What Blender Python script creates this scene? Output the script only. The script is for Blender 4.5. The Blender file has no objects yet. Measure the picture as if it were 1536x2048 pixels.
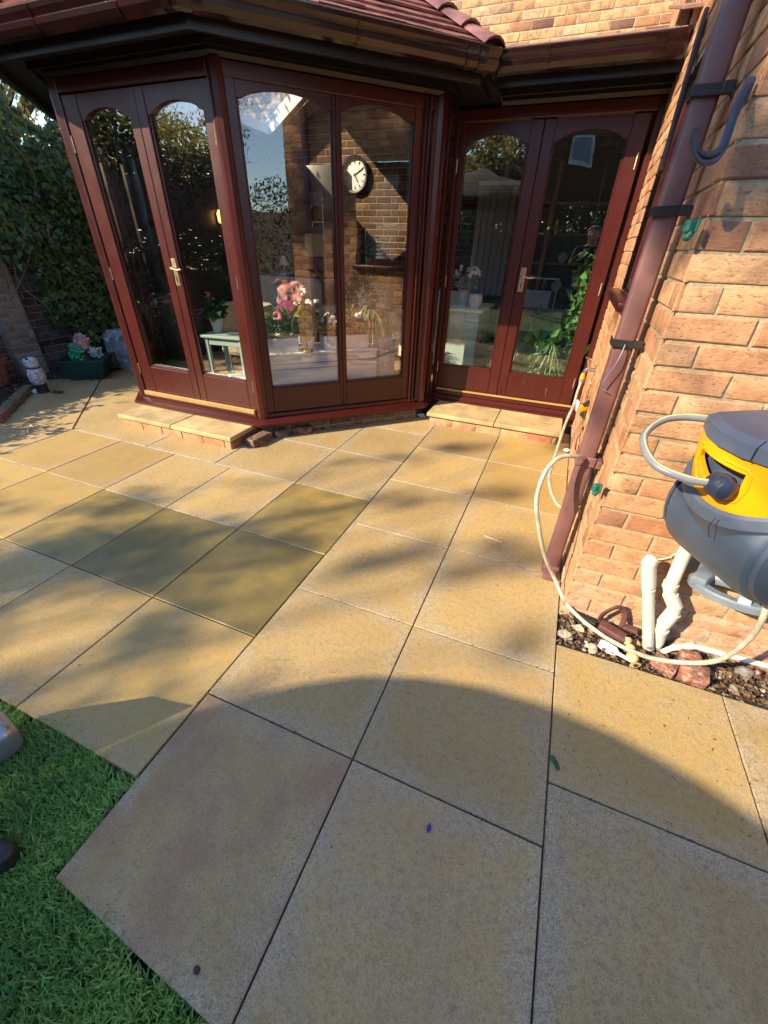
import bpy, bmesh, math, random
import numpy as np
from mathutils import Vector, Matrix
R = math.radians
random.seed(7); rng = np.random.default_rng(7)
S = bpy.context.scene
C = S.collection
# ---------------------------------------------------------------- camera
cam_d = bpy.data.cameras.new('camera'); cam = bpy.data.objects.new('camera', cam_d); C.objects.link(cam)
cam_d.sensor_fit = 'HORIZONTAL'; cam_d.sensor_width = 36; cam_d.lens = 19.036
cam_d.clip_start = .02; cam_d.clip_end = 400
yaw, pit, rol = -0.372991579, 0.579847686, 0.0314811825
cz, sz, cp, sp, cr, sr = math.cos(yaw), math.sin(yaw), math.cos(pit), math.sin(pit), math.cos(rol), math.sin(rol)
fw = Vector((sz*cp, cz*cp, -sp)); r0 = Vector((cz, -sz, 0)); u0 = r0.cross(fw)
rt = r0*cr+u0*sr; up = -r0*sr+u0*cr
cam.matrix_world = Matrix(((rt.x, up.x, -fw.x, .31176), (rt.y, up.y, -fw.y, -.58640), (rt.z, up.z, -fw.z, 1.39154), (0, 0, 0, 1)))
S.camera = cam
# ---------------------------------------------------------------- world, sun, exposure
SUN_AZ = Vector((.695, .719)).normalized(); SUN_EL = R(31)      # horizontal travel direction of the light
W = bpy.data.worlds.new('World'); S.world = W; W.use_nodes = True
nt = W.node_tree; nt.nodes.clear()
sky = nt.nodes.new('ShaderNodeTexSky'); sky.sky_type = 'NISHITA'; sky.sun_disc = False
sky.sun_elevation = SUN_EL; sky.sun_rotation = math.atan2(-SUN_AZ.x, -SUN_AZ.y)
sky.air_density = 1.0; sky.dust_density = .15; sky.ozone_density = 2.2
bg = nt.nodes.new('ShaderNodeBackground'); bg.inputs[1].default_value = .15
wo = nt.nodes.new('ShaderNodeOutputWorld'); nt.links.new(sky.outputs[0], bg.inputs[0]); nt.links.new(bg.outputs[0], wo.inputs[0])
sl = bpy.data.lights.new('sun', 'SUN'); sl.energy = 4.0; sl.angle = R(.5); sl.color = (1, .82, .55)
so = bpy.data.objects.new('sun', sl); C.objects.link(so)
Ld = Vector((SUN_AZ.x*math.cos(SUN_EL), SUN_AZ.y*math.cos(SUN_EL), -math.sin(SUN_EL)))
so.rotation_euler = Ld.to_track_quat('-Z', 'Y').to_euler(); so.location = (-8, -8, 9)
S.view_settings.view_transform = 'Standard'; S.view_settings.look = 'None'
S.view_settings.exposure = 1.42; S.view_settings.gamma = 1
S.render.engine = 'CYCLES'
S.cycles.max_bounces = 10; S.cycles.transparent_max_bounces = 24; S.cycles.glossy_bounces = 5
try: S.cycles.caustics_reflective = False
except Exception: pass

# ---------------------------------------------------------------- materials
def newmat(name):
    m = bpy.data.materials.new(name); m.use_nodes = True
    n = m.node_tree.nodes; b = n['Principled BSDF']; return m, m.node_tree, b
def lk(t, a, b): t.links.new(a, b)
def nd(t, kind, **kw):
    x = t.nodes.new(kind)
    for k, v in kw.items():
        if k.startswith('i_'): x.inputs[k[2:].replace('_', ' ')].default_value = v
        else: setattr(x, k, v)
    return x
def noise(t, scale, detail=4, rough=.55, coord='Object', vec=None, sc=None):
    n = nd(t, 'ShaderNodeTexNoise'); n.inputs['Scale'].default_value = scale
    n.inputs['Detail'].default_value = detail; n.inputs['Roughness'].default_value = rough
    if vec is None:
        tc = nd(t, 'ShaderNodeTexCoord'); vec = tc.outputs[coord]
    if sc:
        mp = nd(t, 'ShaderNodeMapping'); mp.inputs['Scale'].default_value = sc; lk(t, vec, mp.inputs[0]); vec = mp.outputs[0]
    lk(t, vec, n.inputs['Vector']); return n.outputs['Fac']
def ramp(t, fac, stops):
    r = nd(t, 'ShaderNodeValToRGB'); el = r.color_ramp.elements
    while len(el) < len(stops): el.new(.5)
    for e, (p, c) in zip(el, stops):
        e.position = p; e.color = (*c, 1) if len(c) == 3 else c
    lk(t, fac, r.inputs[0]); return r.outputs[0]
def g3(v): return (v, v, v)
def mix(t, f, a, b, mode='MIX'):
    x = nd(t, 'ShaderNodeMix', data_type='RGBA', blend_type=mode)
    for s, v in ((0, f), (6, a), (7, b)):
        if hasattr(v, 'links'): lk(t, v, x.inputs[s])
        else: x.inputs[s].default_value = v if s == 0 else (*v, 1) if len(v) == 3 else v
    return x.outputs[2]
def mth(t, op, a, b=0.0, clamp=False):
    x = nd(t, 'ShaderNodeMath', operation=op, use_clamp=clamp)
    for s, v in ((0, a), (1, b)):
        if hasattr(v, 'links'): lk(t, v, x.inputs[s])
        else: x.inputs[s].default_value = v
    return x.outputs[0]
def bump(t, b, h, strength=.3, dist=.01):
    x = nd(t, 'ShaderNodeBump'); x.inputs['Strength'].default_value = strength; x.inputs['Distance'].default_value = dist
    lk(t, h, x.inputs['Height']); lk(t, x.outputs[0], b.inputs['Normal'])
def plain(name, col, rough=.5, metal=0, coat=0, var=.12, nscale=30, bmp=.08, spec=.5, dirt=None, alpha=None):
    m, t, b = newmat(name)
    f = noise(t, nscale, 5)
    lo = tuple(c*(1-var*1.6) for c in col); hi = tuple(min(1, c*(1+var)) for c in col)
    c = ramp(t, f, [(.3, lo), (.7, hi)])
    if dirt:
        d = noise(t, dirt[1], 8, .7); c = mix(t, ramp(t, d, [(.5, g3(0)), (.72, g3(dirt[2] if len(dirt) > 2 else .7))]), c, dirt[0])
    lk(t, c, b.inputs['Base Color'])
    rr = nd(t, 'ShaderNodeMapRange'); rr.inputs[3].default_value = max(0, rough-.08); rr.inputs[4].default_value = min(1, rough+.12)
    lk(t, noise(t, nscale*.3, 4), rr.inputs[0]); lk(t, rr.outputs[0], b.inputs['Roughness'])
    b.inputs['Metallic'].default_value = metal; b.inputs['Coat Weight'].default_value = coat
    b.inputs['Coat Roughness'].default_value = .12; b.inputs['Specular IOR Level'].default_value = spec
    if bmp: bump(t, b, noise(t, nscale*6, 3), bmp, .002)
    return m
def attr(t, name):
    a = nd(t, 'ShaderNodeAttribute'); a.attribute_name = name; return a

def mat_paving():
    m, t, b = newmat('paving')
    tc = nd(t, 'ShaderNodeTexCoord'); P = tc.outputs['Object']
    a = attr(t, 'tone'); sp_ = nd(t, 'ShaderNodeSeparateColor'); lk(t, a.outputs['Color'], sp_.inputs[0])
    rnd, wet, red = sp_.outputs[0], sp_.outputs[1], sp_.outputs[2]
    big = noise(t, 2.2, 5, .55, vec=P); med = noise(t, 9, 6, .6, vec=P); fine = noise(t, 240, 3, .7, vec=P); spk = noise(t, 520, 1, .5, vec=P)
    sand = ramp(t, big, [(.28, (.37, .255, .095)), (.5, (.48, .33, .13)), (.72, (.49, .365, .17))])
    c = mix(t, ramp(t, med, [(.42, g3(0)), (.8, g3(.6))]), sand, (.41, .335, .22))
    # worn grey gritty margins
    uv = nd(t, 'ShaderNodeUVMap'); uv.uv_map = 'slab'; su = nd(t, 'ShaderNodeSeparateXYZ'); lk(t, uv.outputs[0], su.inputs[0])
    def edge(s):
        d = mth(t, 'ABSOLUTE', mth(t, 'SUBTRACT', s, .5)); return d
    ed = mth(t, 'MAXIMUM', edge(su.outputs[0]), edge(su.outputs[1]))
    ed = mth(t, 'ADD', ed, mth(t, 'MULTIPLY', mth(t, 'SUBTRACT', med, .5), .28))
    em = ramp(t, ed, [(.36, g3(0)), (.52, g3(.75))])
    grit = ramp(t, fine, [(.36, (.22, .18, .125)), (.5, (.43, .37, .265)), (.66, (.62, .56, .44))])
    c = mix(t, em, c, grit)
    # mottling and general grit
    mo = noise(t, 46, 6, .72, vec=P); mo2 = noise(t, 130, 4, .7, vec=P)
    c = mix(t, ramp(t, mo, [(.34, g3(.66)), (.51, g3(0))]), c, (.235, .165, .085)); c = mix(t, ramp(t, mo, [(.54, g3(0)), (.74, g3(.28))]), c, (.58, .46, .28))
    c = mix(t, ramp(t, mo2, [(.34, g3(.6)), (.46, g3(0))]), c, (.26, .20, .13))
    c = mix(t, ramp(t, fine, [(.3, g3(.9)), (.45, g3(.0))]), c, (.25, .19, .11))
    c = mix(t, ramp(t, spk, [(.64, g3(0)), (.72, g3(.5))]), c, (.70, .66, .58))
    rs = mth(t, 'ADD', mth(t, 'MULTIPLY', noise(t, 4.2, 4, .6, vec=P), .6), mth(t, 'MULTIPLY', mo, .42))
    # gold tint at middling values, wet algae-tinted olive at high ones
    wj = mth(t, 'ADD', wet, mth(t, 'MULTIPLY', mth(t, 'SUBTRACT', noise(t, 5.5, 5, .62, vec=P), .5), .38))
    wn = ramp(t, wj, [(.15, g3(0)), (.45, g3(.62)), (.85, g3(.94))])
    wc = mix(t, ramp(t, med, [(.35, g3(0)), (.7, g3(1))]), (.24, .18, .05), (.13, .11, .045))
    gold = mix(t, ramp(t, med, [(.35, g3(0)), (.75, g3(1))]), (.50, .325, .075), (.42, .29, .10))
    wc = mix(t, ramp(t, wj, [(.60, g3(0)), (.84, g3(1))]), gold, wc)
    c = mix(t, wn, c, wc)
    c = mix(t, ramp(t, fine, [(.34, g3(.45)), (.46, g3(0))]), c, (.16, .12, .06)); c = mix(t, ramp(t, spk, [(.66, g3(0)), (.74, g3(.35))]), c, (.60, .54, .40))
    c = mix(t, ramp(t, mo2, [(.36, g3(.30)), (.48, g3(0))]), c, (.20, .15, .07))
    rf = mth(t, 'MULTIPLY', ramp(t, rs, [(.45, g3(0)), (.57, g3(.62))]), red)
    c = mix(t, rf, c, (.29, .135, .075))
    # dark specks and lichen dots
    dk = nd(t, 'ShaderNodeTexVoronoi'); dk.inputs['Scale'].default_value = 26; dk.inputs['Randomness'].default_value = 1; lk(t, P, dk.inputs['Vector'])
    dm = mth(t, 'MULTIPLY', ramp(t, dk.outputs['Distance'], [(.05, g3(.85)), (.10, g3(0))]), ramp(t, noise(t, 5, 2, vec=P), [(.5, g3(0)), (.6, g3(1))]))
    c = mix(t, dm, c, (.14, .10, .06))
    br = nd(t, 'ShaderNodeMapRange'); br.inputs[3].default_value = .84; br.inputs[4].default_value = 1.12; lk(t, rnd, br.inputs[0])
    vm = nd(t, 'ShaderNodeVectorMath', operation='SCALE'); lk(t, c, vm.inputs[0]); lk(t, br.outputs[0], vm.inputs['Scale'])
    lk(t, vm.outputs[0], b.inputs['Base Color'])
    damp = ramp(t, noise(t, 3.1, 5, .6, vec=P), [(.42, g3(0)), (.66, g3(1))])
    wr = mth(t, 'MAXIMUM', wet, mth(t, 'MULTIPLY', damp, .35))
    ro = nd(t, 'ShaderNodeMapRange'); ro.inputs[3].default_value = .74; ro.inputs[4].default_value = .27; lk(t, wr, ro.inputs[0])
    lk(t, ro.outputs[0], b.inputs['Roughness']); b.inputs['Specular IOR Level'].default_value = .5
    h = mth(t, 'ADD', mth(t, 'MULTIPLY', fine, .7), mth(t, 'MULTIPLY', med, 1.2))
    bs = nd(t, 'ShaderNodeBump'); bs.inputs['Distance'].default_value = .003; lk(t, h, bs.inputs['Height'])
    st = nd(t, 'ShaderNodeMapRange'); st.inputs[3].default_value = .8; st.inputs[4].default_value = .3; lk(t, wet, st.inputs[0]); lk(t, st.outputs[0], bs.inputs['Strength'])
    lk(t, bs.outputs[0], b.inputs['Normal'])
    return m
def mat_brick(name, pal, mul=1.0, rough=.85):
    m, t, b = newmat(name)
    tc = nd(t, 'ShaderNodeTexCoord'); P = tc.outputs['Object']
    a = attr(t, 'tone'); s_ = nd(t, 'ShaderNodeSeparateColor'); lk(t, a.outputs['Color'], s_.inputs[0])
    base = ramp(t, s_.outputs[0], [(i/(len(pal)-1), tuple(x*mul for x in c)) for i, c in enumerate(pal)])
    n1 = noise(t, 16, 7, .65, vec=P); crk = noise(t, 55, 7, .75, vec=P, sc=(1, 1, 2.2)); fi = noise(t, 300, 2, vec=P)
    c = mix(t, ramp(t, n1, [(.34, g3(.6)), (.58, g3(0))]), base, tuple(x*.7*mul for x in pal[0]))
    c = mix(t, ramp(t, n1, [(.56, g3(0)), (.78, g3(.55))]), c, tuple(min(1, x*1.3*mul) for x in pal[-1]))
    c = mix(t, ramp(t, fi, [(.35, g3(.22)), (.5, g3(0))]), c, tuple(x*.5*mul for x in pal[0]))
    c = mix(t, ramp(t, crk, [(.36, g3(.75)), (.44, g3(0))]), c, tuple(x*.35*mul for x in pal[0]))
    # lime bloom low down / where marked
    blm = mth(t, 'MULTIPLY', s_.outputs[2], ramp(t, noise(t, 30, 6, .75, vec=P), [(.42, g3(0)), (.6, g3(.85))]))
    c = mix(t, blm, c, (.62*mul, .55*mul, .47*mul))
    mort = ramp(t, noise(t, 60, 5, .6, vec=P), [(.3, (.34*mul, .26*mul, .17*mul)), (.7, (.52*mul, .42*mul, .29*mul))])
    c = mix(t, s_.outputs[1], c, mort)
    lk(t, c, b.inputs['Base Color']); b.inputs['Roughness'].default_value = rough
    b.inputs['Specular IOR Level'].default_value = .25
    h = mth(t, 'ADD', mth(t, 'MULTIPLY', crk, 1.6), mth(t, 'MULTIPLY', fi, .35)); h = mth(t, 'ADD', h, n1)
    bump(t, b, h, .65, .005); return m
def mat_wood(name, c0, c1, rough=.3, coat=.6, scale=(14, 14, 1.2)):
    m, t, b = newmat(name)
    f = noise(t, 6, 6, .6, sc=scale); g = noise(t, 3, 3)
    c = ramp(t, f, [(.3, c0), (.7, c1)])
    c = mix(t, ramp(t, g, [(.45, g3(0)), (.8, g3(.35))]), c, tuple(x*1.25 for x in c1))
    sp2 = noise(t, 130, 2, .6); c = mix(t, ramp(t, sp2, [(.70, g3(0)), (.76, g3(.45))]), c, (.34, .22, .18))
    lk(t, c, b.inputs['Base Color'])
    rr = nd(t, 'ShaderNodeMapRange'); rr.inputs[3].default_value = rough-.1; rr.inputs[4].default_value = rough+.16
    lk(t, noise(t, 9, 5), rr.inputs[0]); lk(t, rr.outputs[0], b.inputs['Roughness'])
    b.inputs['Coat Weight'].default_value = coat; b.inputs['Coat Roughness'].default_value = .22
    bump(t, b, f, .18, .003); b.inputs['Coat Roughness'].default_value = .32; b.inputs['Specular IOR Level'].default_value = .3; return m
def mat_leaf(name, cols, trans=.35, rough=.45):
    m, t, b = newmat(name)
    a = attr(t, 'tone'); s_ = nd(t, 'ShaderNodeSeparateColor'); lk(t, a.outputs['Color'], s_.inputs[0])
    n = len(cols); c = ramp(t, s_.outputs[0], [(i/(n-1), x) for i, x in enumerate(cols)])
    c = mix(t, ramp(t, noise(t, 60, 3), [(.4, g3(0)), (.7, g3(.3))]), c, tuple(x*1.4 for x in cols[-1]))
    lk(t, c, b.inputs['Base Color']); b.inputs['Roughness'].default_value = rough
    tr = nd(t, 'ShaderNodeBsdfTranslucent'); lk(t, c, tr.inputs[0]); mx = nd(t, 'ShaderNodeMixShader'); mx.inputs[0].default_value = trans
    out = t.nodes['Material Output']; lk(t, b.outputs[0], mx.inputs[1]); lk(t, tr.outputs[0], mx.inputs[2]); lk(t, mx.outputs[0], out.inputs[0])
    return m
def mat_glass(name='window_glass', gain=1.35):
    m, t, b = newmat(name); t.nodes.remove(b)
    lw = nd(t, 'ShaderNodeLayerWeight'); lw.inputs[0].default_value = .5
    f = mth(t, 'POWER', lw.outputs['Facing'], 4.2); f = mth(t, 'MULTIPLY', f, .90); f = mth(t, 'ADD', f, .095, True)
    tr = nd(t, 'ShaderNodeBsdfTransparent'); tr.inputs[0].default_value = (.975, .985, .98, 1)
    gl = nd(t, 'ShaderNodeBsdfGlossy'); gl.inputs['Roughness'].default_value = 0; gl.inputs[0].default_value = (1, 1, 1, 1)
    bm = nd(t, 'ShaderNodeBump'); bm.inputs['Strength'].default_value = .05; bm.inputs['Distance'].default_value = .02
    lk(t, noise(t, 3.5, 1), bm.inputs['Height']); lk(t, bm.outputs[0], gl.inputs['Normal'])
    mx = nd(t, 'ShaderNodeMixShader'); lk(t, f, mx.inputs[0]); lk(t, tr.outputs[0], mx.inputs[1]); lk(t, gl.outputs[0], mx.inputs[2])
    lk(t, mx.outputs[0], t.nodes['Material Output'].inputs[0]); return m

M = {}
M['paving'] = mat_paving()
M['brick'] = mat_brick('facing_brick', [(.36, .17, .10), (.54, .26, .135), (.58, .32, .17), (.62, .38, .21), (.38, .19, .125)])
M['brick_up'] = mat_brick('weathered_brick', [(.17, .085, .07), (.48, .26, .12), (.56, .34, .17), (.60, .40, .20), (.30, .15, .11)])
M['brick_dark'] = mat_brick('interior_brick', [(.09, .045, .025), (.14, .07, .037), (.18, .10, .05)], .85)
M['brick_grey'] = mat_brick('garden_wall_brick', [(.09, .06, .055), (.17, .12, .105), (.27, .19, .17)], .9)
M['wood'] = mat_wood('mahogany_paint', (.040, .0048, .0042), (.066, .0080, .0065), .34, .45)
M['wood_dark'] = mat_wood('dark_brown_paint', (.022, .012, .012), (.035, .018, .016), .35, .3)
M['threshold'] = mat_wood('golden_threshold', (.30, .17, .05), (.42, .26, .09), .4, .3)
M['pvc'] = plain('brown_pvc', (.018, .005, .005), .2, var=.2, nscale=12, coat=.35)
M['pvc_pipe'] = plain('faded_brown_pvc', (.17, .082, .085), .48, var=.14, nscale=9, coat=.1, dirt=((.27, .18, .17), 7, .35))
M['soffit'] = plain('black_soffit', (.012, .010, .012), .4, nscale=10)
M['tile'] = plain('clay_tile', (.27, .115, .105), .34, var=.35, nscale=7, bmp=.2, dirt=((.30, .20, .17), 9, .5), coat=.15)
M['tile_old'] = plain('weathered_tile', (.26, .15, .13), .7, var=.3, nscale=9, bmp=.4, dirt=((.22, .22, .12), 14, .6))
M['glass'] = mat_glass(); M['brass'] = plain('tarnished_brass', (.52, .40, .26), .38, .9, var=.3, nscale=60, dirt=((.32, .26, .2), 50, .6))
M['gold'] = plain('polished_brass', (.45, .32, .08), .22, 1, var=.1)
M['steel'] = plain('steel', (.6, .6, .6), .25, 1, var=.1)
M['white_pvc'] = plain('white_pvc', (.66, .65, .60), .35, var=.06, nscale=14, dirt=((.45, .40, .3), 18, .35))
M['white'] = plain('white_paint', (.80, .80, .80), .4, var=.03, nscale=8, bmp=.02)
M['cream'] = plain('cream_fabric', (.68, .63, .54), .85, var=.08, nscale=40, bmp=.3)
M['greyfab'] = plain('grey_fabric', (.56, .55, .53), .9, var=.1, nscale=50, bmp=.3)
M['reel'] = plain('slate_plastic', (.045, .068, .115), .42, var=.1, nscale=8, bmp=.15, dirt=((.22, .19, .15), 5, .35))
M['reel_lt'] = plain('slate_plastic_lid', (.070, .095, .155), .45, var=.1, nscale=10, bmp=.12, dirt=((.2, .2, .2), 9, .3))
M['navy'] = plain('navy_plastic', (.018, .028, .06), .35, var=.1, nscale=10)
M['yellow'] = plain('yellow_plastic', (.88, .34, .004), .38, var=.06, nscale=8, bmp=.05)
M['bracket'] = plain('blue_grey_plastic', (.16, .20, .26), .4, var=.12, nscale=20)
M['hose'] = plain('clear_grey_hose', (.46, .43, .35), .32, var=.22, nscale=25, coat=.4)
M['hose_grey'] = plain('grey_hose', (.22, .23, .27), .32, var=.08, nscale=25, coat=.5)
M['stripe'] = plain('hose_stripe', (.70, .55, .22), .4)
M['black'] = plain('black_plastic', (.02, .02, .022), .4, var=.2, nscale=30)
M['blueblack'] = plain('navy_rubber', (.03, .04, .065), .4, var=.2, nscale=30)
M['green_clip'] = plain('green_plastic', (.02, .13, .10), .5, var=.25, nscale=40)
M['green_pot'] = plain('dark_green_plastic', (.008, .045, .038), .4, var=.2, nscale=10)
M['terracotta'] = plain('terracotta', (.30, .10, .06), .8, var=.2, nscale=20, dirt=((.35, .3, .25), 12))
M['slab_edge'] = plain('sandstone_slab', (.52, .39, .20), .7, var=.25, nscale=5, bmp=.4, dirt=((.40, .35, .26), 9, .6))
M['soil'] = plain('soil', (.035, .025, .018), .95, var=.5, nscale=60, bmp=1.2)
M['joint'] = plain('joint_grit', (.05, .042, .03), .95, var=.5, nscale=90, bmp=.8)
M['lawn'] = plain('lawn', (.03, .08, .02), .9, var=.4, nscale=50, bmp=.8)
M['grass'] = mat_leaf('grass_blade', [(.13, .33, .09), (.24, .50, .13), (.40, .64, .18), (.66, .62, .28)], .35, .4)
M['ivy'] = mat_leaf('ivy_leaf', [(.008, .045, .020), (.017, .080, .030), (.045, .135, .04), (.20, .25, .06)], .25, .32)
M['leaf'] = mat_leaf('dark_leaf', [(.015, .045, .015), (.03, .08, .02), (.05, .12, .03)], .3)
M['birch'] = mat_leaf('yellowing_leaf', [(.08, .11, .03), (.20, .20, .045), (.36, .30, .08), (.50, .44, .16)], .68)
M['hedge'] = mat_leaf('hedge_leaf', [(.008, .025, .010), (.015, .045, .015), (.03, .07, .02)], .15)
M['plant'] = mat_leaf('houseplant_leaf', [(.06, .17, .05), (.10, .27, .07), (.17, .38, .10)], .4)
M['spider'] = mat_leaf('striped_leaf', [(.08, .16, .07), (.16, .26, .12), (.42, .48, .30)], .3)
M['silver'] = mat_leaf('silver_leaf', [(.16, .22, .22), (.30, .38, .38), (.45, .52, .52)], .2)
M['bark'] = plain('bark', (.10, .085, .07), .9, var=.4, nscale=12, bmp=1)
M['stem'] = plain('stem_wood', (.16, .14, .08), .8, var=.3)
M['pink'] = plain('pink_petal', (.75, .18, .32), .6, var=.2); M['red'] = plain('red_petal', (.60, .03, .08), .6, var=.3)
M['magenta'] = plain('magenta_petal', (.38, .03, .26), .6, var=.3); M['petal'] = plain('white_petal', (.85, .85, .82), .6, var=.05)
M['shade'] = plain('lamp_shade_fabric', (.52, .43, .26), .8, var=.06, nscale=60)
M['wicker'] = plain('wicker', (.42, .36, .27), .8, var=.4, nscale=90, bmp=1)
M['cab_green'] = plain('sage_paint', (.42, .54, .47), .45, var=.06, nscale=6)
M['carpet'] = plain('room_floor', (.30, .20, .12), .6, var=.2, nscale=6)
M['ceil'] = plain('ceiling_paint', (.55, .52, .46), .8, var=.05)
M['oak'] = mat_wood('oak', (.38, .19, .07), (.55, .30, .12), .45, .2)
M['blind'] = plain('grey_blind', (.38, .42, .46), .5, var=.05)
M['alu'] = plain('aluminium_frame', (.42, .45, .52), .3, .7, var=.08, nscale=12)
M['stone1'] = plain('pale_stone', (.48, .41, .30), .85, var=.35, nscale=25, bmp=.8)
M['stone2'] = plain('grey_stone', (.22, .22, .21), .8, var=.3, nscale=25, bmp=.7)
M['stone3'] = plain('rusty_stone', (.42, .24, .13), .85, var=.35, nscale=25, bmp=.8)
M['brickbit'] = plain('broken_red_brick', (.27, .105, .07), .9, var=.45, nscale=45, bmp=1.2, dirt=((.58, .50, .44), 55, .9))
M['brown_brick'] = plain('brown_brick', (.17, .095, .065), .9, var=.45, nscale=30, bmp=1.0, dirt=((.32, .25, .19), 30, .7))
M['skin'] = plain('skin', (.48, .28, .20), .55, var=.06); M['jacket'] = plain('dark_jacket', (.03, .035, .03), .8, var=.3)
M['jeans'] = plain('dark_trousers', (.03, .035, .05), .85, var=.2); M['hair'] = plain('grey_hair', (.16, .14, .12), .7, var=.3, nscale=200)
M['film'] = None
def mat_film():
    m, t, b = newmat('clear_film')
    b.inputs['Base Color'].default_value = (.75, .82, .88, 1); b.inputs['Roughness'].default_value = .18
    tr = nd(t, 'ShaderNodeBsdfTransparent'); mx = nd(t, 'ShaderNodeMixShader')
    lk(t, ramp(t, noise(t, 14, 4), [(.35, g3(.10)), (.7, g3(.45))]), mx.inputs[0]); lk(t, tr.outputs[0], mx.inputs[1]); lk(t, b.outputs[0], mx.inputs[2])
    bump(t, b, noise(t, 18, 4), .9, .02)
    lk(t, mx.outputs[0], t.nodes['Material Output'].inputs[0]); return m
M['film'] = mat_film()
M['tealplastic'] = plain('green_printed_bag', (.03, .30, .14), .3, var=.4, nscale=8); M['bagred'] = plain('crumpled_foil_bag', (.50, .30, .28), .3, var=.6, nscale=9)
M['bagblue'] = plain('pale_blue_bag', (.35, .52, .55), .35, var=.4, nscale=9)
M['throw'] = plain('striped_throw', (.45, .22, .22), .9, var=.6, nscale=12); M['cushion'] = plain('plum_cushion', (.22, .03, .10), .85, var=.8, nscale=30)
M['puddle'] = None

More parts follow.
